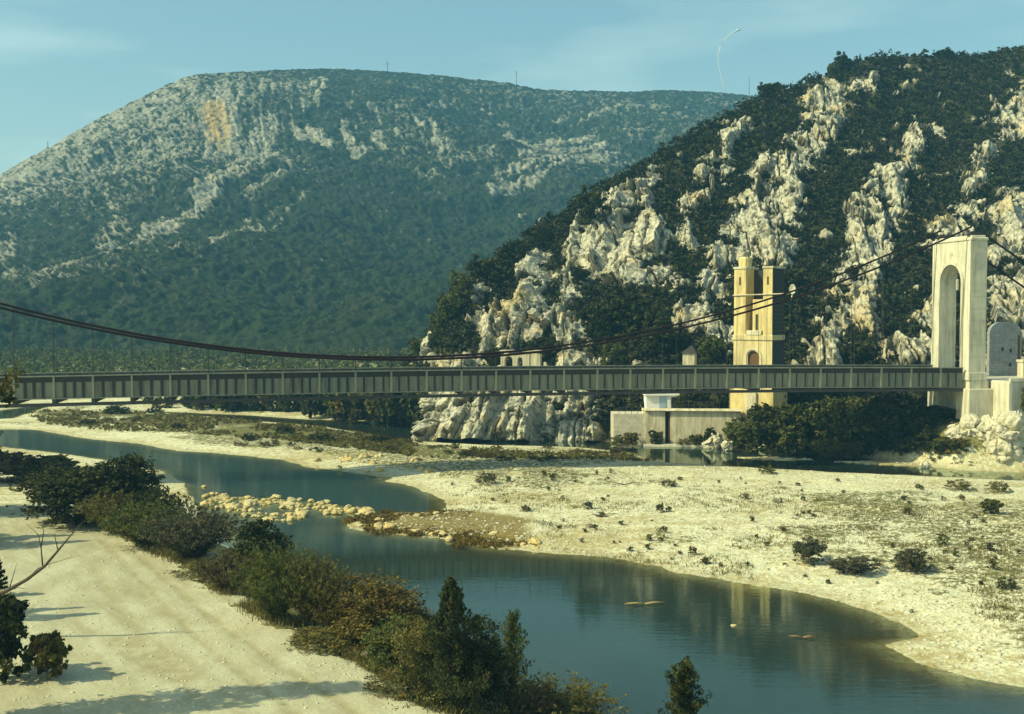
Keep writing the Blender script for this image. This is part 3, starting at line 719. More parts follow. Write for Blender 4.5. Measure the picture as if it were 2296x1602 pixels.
M['bark'] = mat_plain('rough_bark', (.06, .05, .035), (.13, .11, .08), 6, .95, .6, None, (1, 1, .3))
LEAF = {
 'dark':  mat_leaf('leaf_dark_green', (.012, .018, .008), (.070, .085, .026), (.10, .090, .024)),
 'green': mat_leaf('leaf_mid_green', (.028, .042, .011), (.15, .17, .045), (.17, .15, .035)),
 'olive': mat_leaf('leaf_olive', (.045, .045, .013), (.20, .185, .055), (.23, .16, .035)),
 'brown': mat_leaf('leaf_brownish', (.038, .030, .016), (.15, .115, .055), (.15, .125, .045)),
 'orange': mat_leaf('leaf_rusty', (.050, .042, .011), (.19, .150, .036), (.20, .115, .03)),
 'grey':  mat_leaf('leaf_grey_green', (.030, .033, .022), (.13, .13, .075), (.17, .14, .06)),
 'scrub': mat_leaf('leaf_hill_scrub', (.010, .014, .007), (.046, .056, .020), (.085, .085, .028), .15),
}
_cache = {}
def crown_data(kind, seed, leafkey, dens, leaf):
    k = (kind, seed, leafkey, dens, leaf)
    if k not in _cache:
        V, Fq, T = crown_mesh(kind, seed, dens, leaf)
        me = mesh_np('crown_' + kind, V, Fq, {'tint': T}); me.materials.append(LEAF[leafkey]); _cache[k] = me
    return _cache[k]
_tcache = {}
def trunk_data(seed, multi):
    if (seed, multi) not in _tcache:
        rg = np.random.default_rng(1000 + seed); o = trunk_mb(1.0, rg, .022 if multi == 1 else .016, 7 if multi == 1 else 3, .3, multi).build('trunk', M['bark'], None, True)
        _tcache[(seed, multi)] = o.data; bpy.data.objects.remove(o)
    return _tcache[(seed, multi)]

def tree(name, label, cat, loc, h, w, kind='round', leafkey='dark', seed=0, dens=1.0, leaf=.06, group=None, multi=1, wide_y=None, trunk=True):
    t = thing(name, label, cat, loc, (seed * 1.7) % 6.28, group)
    c = obj('crown' if cat == 'tree' else 'foliage', crown_data(kind, seed, leafkey, dens, leaf), None, t); c.scale = (w, wide_y or w, h)
    if trunk:
        k = obj('trunk' if cat == 'tree' else 'stem', trunk_data(seed % 4, multi), None, t); k.scale = (h * .9, h * .9, h * .9)
    return t

def bank(name, label, cat, x, yb, yt, wpx, kind, leafkey, seed, dens=1.0, leaf=.055, multi=1, group=None, loc=None):
    if loc is None: loc = spot(x, yb)
    Y = loc[1]
    h = (yb - yt) * Y / F * 1.16; w = wpx * Y / F * 1.55
    return tree(name, label, cat, (loc[0], loc[1], loc[2] - .05), h, w, kind, leafkey, seed, dens * 1.9, leaf * .58, group, multi)

# trees and bushes along the near bank, from the far left of the bank down to the bottom edge of the photo
bank('round_shrub', 'dark round shrub at the left edge on pale gravel above the river', 'shrub', 40, 1080, 1018, 95, 'round', 'brown', 3, 1.2, .10, 3)
bank('round_shrub', 'olive bush right of the dark round shrub on the upper gravel bank', 'shrub', 122, 1072, 1020, 100, 'round', 'olive', 4, 1.2, .10, 3)
bank('bank_tree', 'broad blackish tree at the upper end of the bank thicket', 'tree', 180, 1172, 1032, 190, 'round', 'dark', 5, 1.9, .065, 3)
bank('bank_tree', 'dark green tree peeking above the thicket against the upper river', 'tree', 285, 1168, 1020, 130, 'round', 'dark', 6, 1.7, .065, 1)
bank('feathery_bush', 'dark olive bush in the middle of the upper thicket at the track edge', 'bush', 255, 1196, 1095, 130, 'feather', 'olive', 28, 1.1, .07, 3)
bank('feathery_bush', 'dark feathery bush next to the small gravel spit of the upper bank', 'bush', 345, 1200, 1088, 130, 'feather', 'dark', 7, 1.0, .075, 3)
bank('feathery_bush', 'green feathery tamarisk bush left of the boulder weir', 'bush', 330, 1225, 1120, 170, 'feather', 'green', 8, 1.1, .07, 3)
bank('feathery_bush', 'large grey-green tamarisk bush touching the left end of the boulder weir', 'bush', 430, 1256, 1132, 190, 'feather', 'grey', 9, 1.1, .07, 3)
bank('bank_tree', 'small dark tree standing behind the brown bush below the weir', 'tree', 585, 1305, 1178, 110, 'round', 'dark', 10, 1.4, .07, 1)
bank('round_shrub', 'brownish low shrub beside the mossy rock on the track edge', 'shrub', 515, 1325, 1238, 120, 'feather', 'brown', 11, .9, .08, 3)
bank('feathery_bush', 'tall green feathery bush with upright sprays in the middle of the bank', 'bush', 620, 1392, 1215, 170, 'feather', 'green', 12, 1.5, .055, 3)
bank('feathery_bush', 'tall olive bush whose sprays stand against the pool, right of the tallest feathery bush', 'bush', 700, 1402, 1238, 150, 'feather', 'olive', 13, 1.3, .055, 3)
bank('round_shrub', 'rusty orange bush between the green feathery bushes and the brown round one', 'shrub', 765, 1428, 1322, 120, 'feather', 'orange', 14, 1.1, .065, 3)
bank('bank_tree', 'wide brown-olive round tree with rusty leaves over the pool', 'tree', 850, 1462, 1310, 190, 'round', 'orange', 15, 2.0, .055, 1)
bank('round_shrub', 'low yellow-green shrub on the track edge under the rusty tree', 'shrub', 735, 1450, 1402, 130, 'low', 'olive', 16, 1.2, .10, 3)
bank('bank_tree', 'bushy green tree in front of the rusty round tree', 'tree', 880, 1502, 1388, 140, 'round', 'green', 17, 1.8, .055, 1)
bank('conical_tree', 'tall dark conical tree on the near bank, tallest of the thicket', 'tree', 1012, 1590, 1326, 138, 'cone', 'dark', 18, 1.5, .05, 1)
bank('bank_tree', 'olive tree in front of the tall dark conical tree', 'tree', 978, 1572, 1392, 150, 'round', 'olive', 19, 2.2, .045, 1)
bank('bank_tree', 'dense dark tree right of the tall conical tree at the water', 'tree', 1075, 1600, 1412, 130, 'round', 'dark', 20, 2.0, .05, 1)
bank('slender_tree', 'slender fine-leaved tree leaning over the pool at the end of the thicket', 'tree', 1150, 1600, 1402, 110, 'sparse', 'green', 21, 2.0, .045, 1)
bank('feathery_bush', 'low yellow-green feathery bush at the bottom edge beside the pool', 'bush', 1250, 1650, 1522, 240, 'feather', 'olive', 22, 1.3, .06, 3)
bank('round_shrub', 'small brown shrub at the foot of the slender tree', 'shrub', 1165, 1640, 1530, 130, 'feather', 'brown', 24, 1.0, .07, 3)
tree('sparse_conifer', 'sparse dark conifer top rising from the bottom edge in front of the pool', 'tree', (5.7, 36.0, gh(5.7, 36) - .05), 5.6, 4.6, 'sparse', 'dark', 23, 4.2, .026)
bank('round_shrub', 'small grassy shrub between the mossy rock and the tall feathery bushes', 'shrub', 470, 1290, 1248, 110, 'low', 'olive', 25, 1.0, .10, 3)
bank('round_shrub', 'dark green shrub filling the bank under the olive and conical trees', 'shrub', 920, 1530, 1440, 130, 'low', 'green', 26, 1.6, .08, 3)
bank('round_shrub', 'low yellowish shrub on the track edge at the foot of the olive tree', 'shrub', 900, 1548, 1500, 110, 'low', 'olive', 27, 1.2, .09, 3)

# grass tufts along the edge of the vehicle track (ground cover)
def grass_mesh(pts, hgt, rg, n=16):
    P = np.repeat(pts, n, 0); N = len(P)
    P = P + np.stack([rg.normal(size=N) * .28, rg.normal(size=N) * .28, 0 * P[:, 0]], -1)
    a = rg.random(N) * 6.28; hh = hgt * (.4 + .9 * rg.random(N)); lx = rg.normal(size=N) * .35 * hh; ly = rg.normal(size=N) * .35 * hh; wd = .018 + .018 * rg.random(N)
    b = np.stack([np.cos(a) * wd, np.sin(a) * wd, 0 * a], -1); tip = P + np.stack([lx, ly, hh], -1)
    V = np.stack([P - b, P + b, tip + b * .3, tip - b * .3], 1).reshape(-1, 3)
    l = rg.random(N); T = np.repeat(np.stack([l, (rg.random(N) < .3) * 1.0, 0 * l, 1 + 0 * l], -1), 4, 0)
    return V, np.arange(4 * N).reshape(N, 4), T
rg = np.random.default_rng(5)
edge = np.array([(210, 1172), (290, 1215), (350, 1247), (430, 1273), (480, 1322), (560, 1375), (640, 1412), (720, 1452), (800, 1482), (870, 1522), (950, 1560), (1000, 1600)], float)
tt = rg.random(3000) * 10.99; k = tt.astype(int); e2 = edge[k] + (edge[k + 1] - edge[k]) * (tt - k)[:, None]
e2 += rg.normal(size=e2.shape) * np.array([9, 6]) + np.array([10, -4])
gp = on_plane(e2[:, 0], e2[:, 1], 2.2)
kp = fbm(np.concatenate([gp * .5, np.zeros((len(gp), 1))], 1), 3, seed=91) > -.05
gp = gp[kp]; zz = gh_arr(gp)
V, Fq, T = grass_mesh(np.concatenate([gp, zz[:, None] - .02], 1), .32, rg, 9)
me = mesh_np('bank_grass', V, Fq, {'tint': T}); tag(obj('bank_grass', me, mat_leaf('dry_grass_blade', (.07, .07, .02), (.20, .19, .06), (.28, .22, .08))), 'dry yellow-green grass along the edge of the pale gravel track', kind='stuff')

# ------------------------------------------------------------------ scrub on the near hill: one mass
rg = np.random.default_rng(9)
cand = rg.integers(0, 452 * len(xs), 42000)
wgt = (hm[cand] < .25); cand = cand[wgt]
Yc = Ph[cand, 1]
C = Ph[cand]; vis = (C[:, 2] > 1.5)
xx_, yy_ = project(C); vis &= (xx_ > 760) & (xx_ < 2560) & (yy_ > -50)
C = C[vis]; 
# thin out to a roughly even cover
cell = {}
keep = []
for i, p in enumerate(C):
    kx = (int(p[0] / 1.35), int(p[1] / 1.9), int(p[2] / 1.5))
    if kx in cell: continue
    cell[kx] = 1; keep.append(i)
C = C[keep]
rad = .55 + 1.0 * rg.random(len(C)) ** 1.6
sub = []; sr = []
for q in range(4):
    o = rg.normal(size=(len(C), 3)) * np.array([.55, .55, .35]) * rad[:, None]; o[:, 2] = np.abs(o[:, 2]) + rad * .35
    sub.append(C + o); sr.append(rad * (.45 + .25 * rg.random(len(C))))
sub = np.concatenate(sub); sr = np.concatenate(sr)
V, Fq, T = leaves(sub, sr, 13, .55, rg, .75, .1, .6, .8)
me = mesh_np('hillside_scrub', V, Fq, {'tint': T}); tag(obj('hillside_scrub', me, LEAF['scrub']), 'dark evergreen scrub covering the slope between the pale cliffs', kind='stuff')
print('scrub', len(C), len(Fq))
# ------------------------------------------------------------------ suspension bridge
M['steel_post'] = mat_plain('pale_grey_steel', (.20, .20, .135), (.26, .255, .175), 1.5, .6, .1, None, (1, 1, 1), .35)
M['steel'] = mat_plain('weathered_grey_steel', (.16, .172, .125), (.22, .23, .165), 1.5, .6, .1, (.10, .085, .06), (1, 1, 1), .35)
M['steel_shade'] = mat_plain('shaded_dark_steel', (.030, .030, .026), (.048, .046, .038), 1.5, .7, .1)  # darkened steel: shade of top chord and stiffeners put into the colour
M['steel_dark'] = mat_plain('dark_steel', (.035, .033, .030), (.055, .05, .045), 3, .6, .1, None, (1, 1, 1), .3)
M['cable'] = mat_plain('rust_red_cable', (.014, .007, .006), (.028, .012, .010), 4, .85, .2, None, (1, 1, 1), .08)
M['asphalt'] = mat_plain('deck_asphalt', (.045, .045, .045), (.065, .063, .06), 3, .95, .2)
M['conc'] = mat_plain('cream_concrete', (.54, .51, .38), (.66, .63, .48), .8, .9, .2, (.36, .33, .22))
M['conc_grey'] = mat_plain('grey_board_marked_concrete', (.42, .41, .33), (.54, .52, .42), .8, .9, .2, (.30, .28, .21), (1, 1, 5))
M['plaster'] = mat_plain('yellow_lime_render', (.62, .50, .20), (.72, .60, .28), .9, .9, .2, (.38, .30, .14), (1, 1, 1), .2, .44, .68)
M['plaster_mid'] = mat_plain('faded_yellow_render', (.60, .50, .24), (.70, .60, .33), .9, .9, .2, (.40, .32, .16), (1, 1, 1), .2, .42, .66)
M['plaster_pale'] = mat_plain('pale_cream_render', (.62, .57, .40), (.72, .67, .50), .9, .9, .25, (.36, .30, .17), (1, 1, 1), .2, .40, .64)
M['dark_and_shade'] = mat_plain('dark_stone_and_shade', (.035, .033, .030), (.06, .055, .05), 2, .95, .1)  # dark tone for openings and shrine roof; also shade painted on the yellow tower's side
M['white'] = mat_plain('white_paint', (.70, .70, .66), (.78, .78, .74), 2, .7, .05)
M['rust'] = mat_plain('rusty_iron', (.09, .05, .025), (.17, .09, .04), 3, .9, .2)

def mat_masonry(name, c1, c2, mortar, scale=1.2):
    t = NT(name); v = t.coord('Object')
    # courses run along x+y so the joints show on every face
    tc = t.n('ShaderNodeTexCoord'); sp = t.n('ShaderNodeSeparateXYZ'); t.l(tc.outputs['Object'], sp.inputs[0])
    cb = t.n('ShaderNodeCombineXYZ'); t.l(t.math('ADD', sp.outputs[0], sp.outputs[1]), cb.inputs[0]); t.l(sp.outputs[2], cb.inputs[1])
    br = t.n('ShaderNodeTexBrick'); t.l(cb.outputs[0], br.inputs['Vector']); br.inputs['Scale'].default_value = scale
    br.inputs['Color1'].default_value = (*c1, 1); br.inputs['Color2'].default_value = (*c2, 1); br.inputs['Mortar'].default_value = (*mortar, 1)
    br.inputs['Mortar Size'].default_value = .025; br.inputs['Mortar Smooth'].default_value = .4; br.inputs['Brick Width'].default_value = .75; br.inputs['Row Height'].default_value = .38
    n = t.noise(v, 1.2, 6, .65)
    c = t.mix(t.ramp(n, [(.45, 0.0), (.75, .6)]), br.outputs['Color'], (c1[0] * .5, c1[1] * .47, c1[2] * .42))
    h = t.math('ADD', t.math('MULTIPLY', br.outputs['Fac'], -.5), t.math('MULTIPLY', n, .5))
    return t.end(t.pbr(c, .92, t.bump(h, .4, .06)))
M['masonry'] = mat_masonry('pale_block_masonry', (.60, .56, .42), (.50, .47, .35), (.36, .33, .24))
M['masonry_grey'] = mat_masonry('bluish_grey_masonry', (.34, .35, .33), (.27, .28, .27), (.18, .18, .17))

BETA = math.atan(.185); CB, SB = math.cos(BETA), math.sin(BETA)
ORG = (0.0, 122.0, 0.0)
def bworld(s, l, z): return (s * CB - l * SB, 122.0 + s * SB + l * CB, z)
def bs_from_px(x): 
    u = (x - 1148) / F; Z = 122 / (1 - .185 * u); return Z * u / CB
LW = 6.5                                          # girder to girder
def ztop(s): return 11.80 - .33 * (s / 56) ** 2
def zcab(s): return 13.0 + .00333 * (s + 12) ** 2
TS_ = bs_from_px(2183) - 1.0; GH = 2.27; S0, S1 = -80.0, TS_ - .4
PSP = 3.86; s_first = bs_from_px(119)
posts = [s_first + PSP * k for k in range(-8, 40) if S0 < s_first + PSP * k < S1 - .6]

br = thing('suspension_bridge', 'long grey steel suspension bridge with red-brown cables crossing the whole river', 'bridge', ORG, BETA)
def strip(s0, s1, l0, l1, f0, f1, n=60):
    m = MB()
    for k in range(n):
        a = s0 + (s1 - s0) * k / n; b = s0 + (s1 - s0) * (k + 1) / n
        m.add([(a, l0, f0(a)), (b, l0, f0(b)), (b, l1, f0(b)), (a, l1, f0(a)), (a, l0, f1(a)), (b, l0, f1(b)), (b, l1, f1(b)), (a, l1, f1(a))],
              [(3, 2, 1, 0), (4, 5, 6, 7), (0, 1, 5, 4), (2, 3, 7, 6)] + ([(3, 0, 4, 7)] if k == 0 else []) + ([(1, 2, 6, 5)] if k == n - 1 else []))
    return m
strip(S0, S1 + 8, .45, LW - .45, lambda s: ztop(s) - GH + .55, lambda s: ztop(s) - GH + .85).build('deck', M['asphalt'], br)
for side, l in ((0, 0.0), (1, LW)):
    o = -1 if side == 0 else 1
    g = strip(S0, S1, l - .03, l + .03, lambda s: ztop(s) - GH, lambda s: ztop(s) - .06).build('girder', M['steel'], br)
    strip(S0, S1, l - .26, l + .26, lambda s: ztop(s) - .055, lambda s: ztop(s) + .05).build('top_chord', M['steel'], g)
    strip(S0, S1, l + o * .031 - .05 * (o < 0) , l + o * .031 + .05 * (o > 0), lambda s: ztop(s) - .62, lambda s: ztop(s) - .06).build('chord_shade_band', M['steel_shade'], g)  # dark strip painting the shade below the top chord
    strip(S0, S1, l - .22, l + .22, lambda s: ztop(s) - GH - .09, lambda s: ztop(s) - GH + .005).build('bottom_chord', M['steel'], g)
    for k, s in enumerate(posts):
        zt = ztop(s)
        MB().box(s - .11, s + .11, l - .20, l + .20, zt - GH + .006, zt - .056).build('post', M['steel_post'], g)
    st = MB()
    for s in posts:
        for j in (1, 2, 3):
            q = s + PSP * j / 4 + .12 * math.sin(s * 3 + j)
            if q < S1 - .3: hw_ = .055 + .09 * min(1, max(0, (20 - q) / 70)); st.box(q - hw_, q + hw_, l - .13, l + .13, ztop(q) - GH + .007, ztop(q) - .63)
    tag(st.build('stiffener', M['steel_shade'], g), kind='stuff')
gap = lambda s: .16 + .30 * min(1, max(0, (40 - s) / 90))
strip(S0, S1, -.16, .16, lambda s: ztop(s) - GH - .40 - gap(s), lambda s: ztop(s) - GH - .10 - gap(s) * .9).build('lower_pipe', M['steel_dark'], br)
for s in posts:
    MB().box(s - .17, s + .17, -.20, LW + .20, ztop(s) - GH - .34 - gap(s) * .5, ztop(s) - GH - .092).build('cross_beam', M['steel_dark'], br)
for side, l in ((0, 0.0), (1, LW)):
    sp = [(s, l, zcab(s)) for s in np.linspace(S0, TS_ + .5, 70)]
    c = MB().tube(sp, [.135 - .02 * (p[0] > 5) for p in sp], 8).build('main_cable', M['cable'], br, True)
    for s in posts:
        if s < 50: MB().tube([(s, l, ztop(s)), (s, l, zcab(s) - .1)], .055 if s < 6 and side == 0 else .026, 5).build('hanger', M['steel_dark'], c)
    MB().tube([(TS_ + .4, l, 27.75), (TS_ + 1.8, l, 27.75), (72, l, 18.8), (86, l, 9.5)], .13, 8).build('backstay', M['cable'], br, True)

# ------------------------------------------------------------------ right bridge tower
def arch_profile(l0, l1, z0, z1, a0, a1, zs, n=16):
    """outer rectangle l0..l1 x z0..z1 with an arched opening a0..a1, springing at zs"""
    c = (a0 + a1) / 2; r = (a1 - a0) / 2
    p = [(l0, z0), (a0, z0), (a0, zs)] + [(c - r * math.cos(t), zs + r * math.sin(t)) for t in np.linspace(0, math.pi, n)[1:-1]] + [(a1, zs), (a1, z0), (l1, z0), (l1, z1), (l0, z1)]
    return p
TS = bs_from_px(2183) - 1.0; TZ = 27.35; TD = 2.15
TW0, TW1 = -.75, 7.35; TA0, TA1 = 1.05, 5.55
tw = thing('bridge_tower', 'tall cream concrete bridge tower with one arched opening at the right end of the bridge', 'bridge tower', ORG, BETA)
zdk = ztop(TS) - GH + .85
b = MB().prism(arch_profile(TW0, TW1, zdk + .01, TZ - .55, TA0, TA1, 21.75), TS, TS + TD, 'yz').build('body', M['conc'], tw)
MB().bbox(TS - .12, TS + TD + .12, TW0 - .12, TW1 + .12, TZ - .548, TZ - .22, .1).build('cornice', M['conc'], tw)
MB().bbox(TS + .12, TS + TD - .12, TW0 + .12, TW1 - .12, TZ - .218, TZ + .02, .08).build('cap', M['conc'], tw)
cc = (TA0 + TA1) / 2; rr_ = (TA1 - TA0) / 2
def ring(x0, x1, r0, r1, zb):
    pts = [(cc - r0, zb)] + [(cc - r0 * math.cos(t), 21.75 + r0 * math.sin(t)) for t in np.linspace(0, math.pi, 20)] + [(cc + r0, zb)]
    pto = [(cc + r1, zb)] + [(cc + r1 * math.cos(t), 21.75 + r1 * math.sin(t)) for t in np.linspace(0, math.pi, 20)] + [(cc - r1, zb)]
    return MB().prism(pts + pto, x0, x1, 'yz')
ring(TS - .16, TS - .002, rr_ + .01, rr_ + .46, zdk + .9).build('arch_moulding', M['conc'], tw)
for l in (TW0 + .003, TW1 - .33):
    MB().box(TS - .07, TS - .001, l, l + .32, zdk + .9, TZ - .56).build('corner_strip', M['conc'], tw)
MB().box(TS - .05, TS - .001, cc - .28, cc + .28, 25.1, 25.5).build('plaque', M['conc_grey'], tw)
for l0, l1 in ((TW0 - .14, TA0 + .0), (TA1, TW1 + .14)):
    MB().bbox(TS - .14, TS + TD + .14, l0, l1, zdk - .05, zdk + .88, .05).build('plinth', M['conc'], tw)
MB().box(TS + .45, TS + 1.55, TW0 - .03, TW0 - .002, 23.4, 25.3).build('recessed_panel', M['conc_grey'], tw)
for k in range(7):
    z = 12.8 + 1.45 * k
    MB().box(TS + .02, TS + TD - .02, TW0 - .012, TW0 - .001, z, z + .03).build('pour_joint', M['conc_grey'], tw)
for l in (0.0, LW):
    n = 10; pr = [(TS - .25, TZ + .021)] + [(TS - .25 + (TD + .5) * k / n, TZ + .06 + .42 * math.sin(math.pi * k / n)) for k in range(n + 1)] + [(TS + TD + .25, TZ + .021)]
    MB().prism(pr, l - .32, l + .32, 'xz').build('saddle', M['steel_dark'], tw)
for l0, l1 in ((TW0 - .1, 1.2), (5.4, TW1 + .1)):
    MB().bbox(TS + .04, TS + TD + .4, l0, l1, 9.0, zdk - .052, .05).build('leg', M['conc'], tw)
    MB().bbox(TS - .35, TS + TD + .75, l0 - .45, l1 + .2, 2.0, 8.998, .08).build('footing', M['conc'], tw)
MB().box(TS + .1, TS + TD, 1.202, 5.398, 6.0, zdk - .35).build('footing', M['conc_grey'], tw)
ln = thing('hanging_lantern', 'pale cylindrical lantern hanging in the arch of the bridge tower', 'lantern', bworld(TS + 1.0, cc + .2, 22.4), BETA)
MB().tube([(0, 0, -1.5), (0, 0, -.3), (0, 0, -.15)], [.20, .20, .08], 10).build('lamp_body', M['conc_grey'], ln)
MB().tube([(0, 0, -.16), (0, 0, 1.75)], .03, 6).build('hanger_rod', M['steel_dark'], ln)
# approach block behind the tower
ab = thing('bridge_abutment', 'grey board-marked concrete abutment right of the bridge tower', 'abutment', ORG, BETA)
MB().bbox(TS + TD + .8, 95, -4.2, 9.5, 1.0, zdk - .03, .1).build('retaining_block', M['conc_grey'], ab)
MB().bbox(TS + TD + .72, TS + TD + 1.25, -4.28, -.78, 1.2, zdk - .12, .06).build('end_pier', M['conc'], ab)
MB().box(TS + TD + .9, 95, -4.3, -4.0, zdk - .028, zdk + .35).build('coping', M['conc'], ab)
# stone gatehouse remains beyond the tower
p = at(2253, 822, 141); gz0 = 11.0
gt = thing('stone_gatehouse', 'bluish grey stone ruin with a rounded top right of the bridge tower', 'stone ruin', (p[0], 141.5, zdk - .05), BETA)
prof = [(-1.7, 0), (1.9, 0), (1.9, 5.4)] + [(.1 + 1.8 * math.cos(t), 5.4 + 1.5 * math.sin(t)) for t in np.linspace(0, math.pi, 12)[1:-1]] + [(-1.7, 5.4)]
MB().prism(prof, -1.0, 1.0, 'xz').build('wall', M['masonry_grey'], gt)
for xw, zw in ((-.8, 3.2), (.35, 3.0), (.3, 1.2)):
    MB().box(xw - .16, xw + .16, -1.01, -.9, zw, zw + .5).build('window', M['dark_and_shade'], gt)
MB().box(1.35, 1.62, -1.08, -.98, .6, 5.2).build('drain_pipe', M['rust'], gt)
pp = thing('stub_pillar', 'short cream masonry pillar on the abutment beside the grey stone ruin', 'pillar', (p[0] + 1.0, 137.6, zdk - .03), BETA)
MB().bbox(-.7, .8, -.6, .6, 0, 1.9, .06).build('shaft', M['plaster_pale'], pp); MB().bbox(-.8, .9, -.7, .7, 1.902, 2.2, .06).build('cap', M['plaster_pale'], pp)

# ------------------------------------------------------------------ old yellow tower on the far bank
TY = 149.5; p = at(1705, 924, TY); YW, YD = 5.7, 3.7; RZ = R(-38)
yt = thing('old_bridge_tower', 'old yellow rendered tower with twin uprights and an arched doorway on the far bank', 'tower', (p[0], TY + 1.5, 4.4), RZ)
k = (TY + 1.5) / F
def zz_(y): return HC + (700 - y) * k - 4.4
hw = YW / 2
zb1, zb2, zb3, zbt = zz_(872), zz_(792), zz_(757), zz_(604)
MB().bbox(-hw - .45, hw + .45, -YD / 2 - .4, YD / 2 + .4, -1.5, zb1, .1).build('plinth', M['plaster'], yt)
MB().bbox(-.75, .95, -YD / 2 - .75, -YD / 2 - .402, -1.0, zb1 - .3, .1).build('buttress', M['plaster_pale'], yt)
dz = (zz_(778) - zz_(816))
MB().prism(arch_profile(-hw, hw, zb1 + .002, zz_(762), -.75, .95, zz_(800)), -YD / 2, YD / 2, 'xz').build('lower_stage', M['plaster_mid'], yt)
dr = MB().prism([(-.74, zb1 + .01)] + [(.1 - .84 * math.cos(t), zz_(800) + .84 * math.sin(t)) for t in np.linspace(0, math.pi, 12)] + [(.94, zb1 + .01)], .3 - YD / 2, .4 - YD / 2, 'xz').build('door', M['rust'], yt)
pts = [(.1 - 1.0 * math.cos(t), zz_(800) + 1.0 * math.sin(t)) for t in np.linspace(0, math.pi, 14)]; pto = [(.1 + 1.25 * math.cos(t), zz_(800) + 1.25 * math.sin(t)) for t in np.linspace(0, math.pi, 14)]
MB().prism([(-.9, zb1 + .01)] + pts + [(1.1, zb1 + .01), (1.35, zb1 + .01)] + pto + [(-1.15, zb1 + .01)], -YD / 2 - .1, -YD / 2 - .001, 'xz').build('door_surround', M['plaster_pale'], yt)
MB().bbox(-hw - .14, hw + .14, -YD / 2 - .14, YD / 2 + .14, zz_(762) + .002, zz_(751), .06).build('string_course', M['plaster_mid'], yt)
for x0, x1 in ((-hw, -1.05), (1.45, hw)):
    MB().bbox(x0, x1, -YD / 2, YD / 2, zz_(751) + .002, zbt, .06).build('upright', M['plaster'], yt)
    xm = (x0 + x1) / 2
    MB().box(xm - .14, xm + .14, -YD / 2 - .02, -YD / 2 + .3, zz_(640), zz_(622)).build('window_slit', M['rust'], yt)
    MB().bbox(x0 - .1, x1 + .1, -YD / 2 - .1, YD / 2 + .1, zbt + .002, zbt + .28, .05).build('cap', M['plaster_pale'], yt)
MB().bbox(-hw + .1, -hw + 1.5, -.9, .8, zbt + .282, zbt + 1.7, .25).build('broken_parapet', M['plaster'], yt)
MB().box(-.15, 1.448, -YD / 2 + .25, YD / 2 - .3, zz_(751) + .003, zz_(672)).build('infill_wall', M['plaster'], yt)
MB().box(.30, .62, -YD / 2 + .2, -YD / 2 + .35, zz_(740), zz_(705)).build('window', M['dark_and_shade'], yt)
MB().bbox(-.9, 1.35, -YD / 2 - .2, -YD / 2 + .6, zz_(751) + .004, zz_(741), .05).build('sill', M['plaster_pale'], yt)
MB().box(-1.048, -.152, .6, .8, zz_(751) + .003, zz_(606)).build('back_wall', M['dark_and_shade'], yt)
MB().box(-.15, 1.447, .6, .8, zz_(671), zz_(606)).build('back_wall', M['dark_and_shade'], yt)
MB().box(hw + .001, hw + .03, -YD / 2 + .02, YD / 2 - .05, zz_(762) + .4, zbt - .02).build('side_shade_sheet', M['dark_and_shade'], yt)  # thin dark sheets: shade of the tower's right side put into the colour
MB().box(hw + .001, hw + .03, -YD / 2 + .02, YD / 2 - .05, zb1 + .05, zz_(763)).build('side_shade_sheet', M['dark_and_shade'], yt)
sb = MB()
for q in range(9): sb.box(hw + .031, hw + .07, -YD / 2 + .2, YD / 2 - .2, zz_(742 - q * 9), zz_(740.4 - q * 9))
sb.build('iron_rung', M['rust'], yt)
da = thing('dish_antenna', 'pale round dish on a horizontal pole sticking out from the yellow tower', 'dish', tuple(yt.location), RZ)
MB().tube([(-hw - .1, -YD / 2 - .12, zz_(663)), (hw + 2.4, -YD / 2 - .12, zz_(660))], .09, 6).build('pole', M['plaster_pale'], da)
m = MB(); n = 14; c0 = Vector((hw + 2.9, -YD / 2 - .15, zz_(651))); 
rings = [(0.02, .16), (.28, .11), (.48, .04), (.60, -.05)]
vs_ = []
for r_, d_ in rings:
    for j in range(n): vs_.append(c0 + Vector((r_ * .75 * math.cos(6.283 * j / n), d_ , r_ * 1.15 * math.sin(6.283 * j / n))))
for r_, d_ in rings[::-1]:
    for j in range(n): vs_.append(c0 + Vector((r_ * .75 * math.cos(6.283 * j / n), d_ + .05, r_ * 1.15 * math.sin(6.283 * j / n))))
fs_ = [(a * n + j, a * n + (j + 1) % n, (a + 1) * n + (j + 1) % n, (a + 1) * n + j) for a in range(7) for j in range(n)]
m.add(vs_, fs_ + [tuple(range(n))[::-1], tuple(range(7 * n, 8 * n))]).build('reflector', M['conc_grey'], da, True)
MB().tube([c0 + Vector((0, .2, 0)), c0 + Vector((-.2, .05, -1.4))], .07, 6).build('bracket', M['plaster_pale'], da)
# broken stone cap left on the tower head
# ------------------------------------------------------------------ quay wall, hut and railing
wl = thing('quay_wall', 'pale rendered river wall below the yellow tower with a dark drain', 'wall', (0, 0, 0))
a_ = on_plane(1440, 998); b_ = on_plane(1645, 1000)
def along(x, yoff=0.0):
    q = (x - 1440) / 205.0; return (a_[0] + (b_[0] - a_[0]) * q, a_[1] + (b_[1] - a_[1]) * q + yoff)
def wallpiece(x0, x1, d0, d1, z0, z1):
    p0, p1 = along(x0), along(x1); return MB().add([(p0[0], p0[1] + d0, z0), (p1[0], p1[1] + d0, z0), (p1[0], p1[1] + d1, z0), (p0[0], p0[1] + d1, z0), (p0[0], p0[1] + d0 + .25, z1), (p1[0], p1[1] + d0 + .25, z1), (p1[0], p1[1] + d1, z1), (p0[0], p0[1] + d1, z1)],
        [(3, 2, 1, 0), (4, 5, 6, 7), (0, 1, 5, 4), (1, 2, 6, 5), (2, 3, 7, 6), (3, 0, 4, 7)])
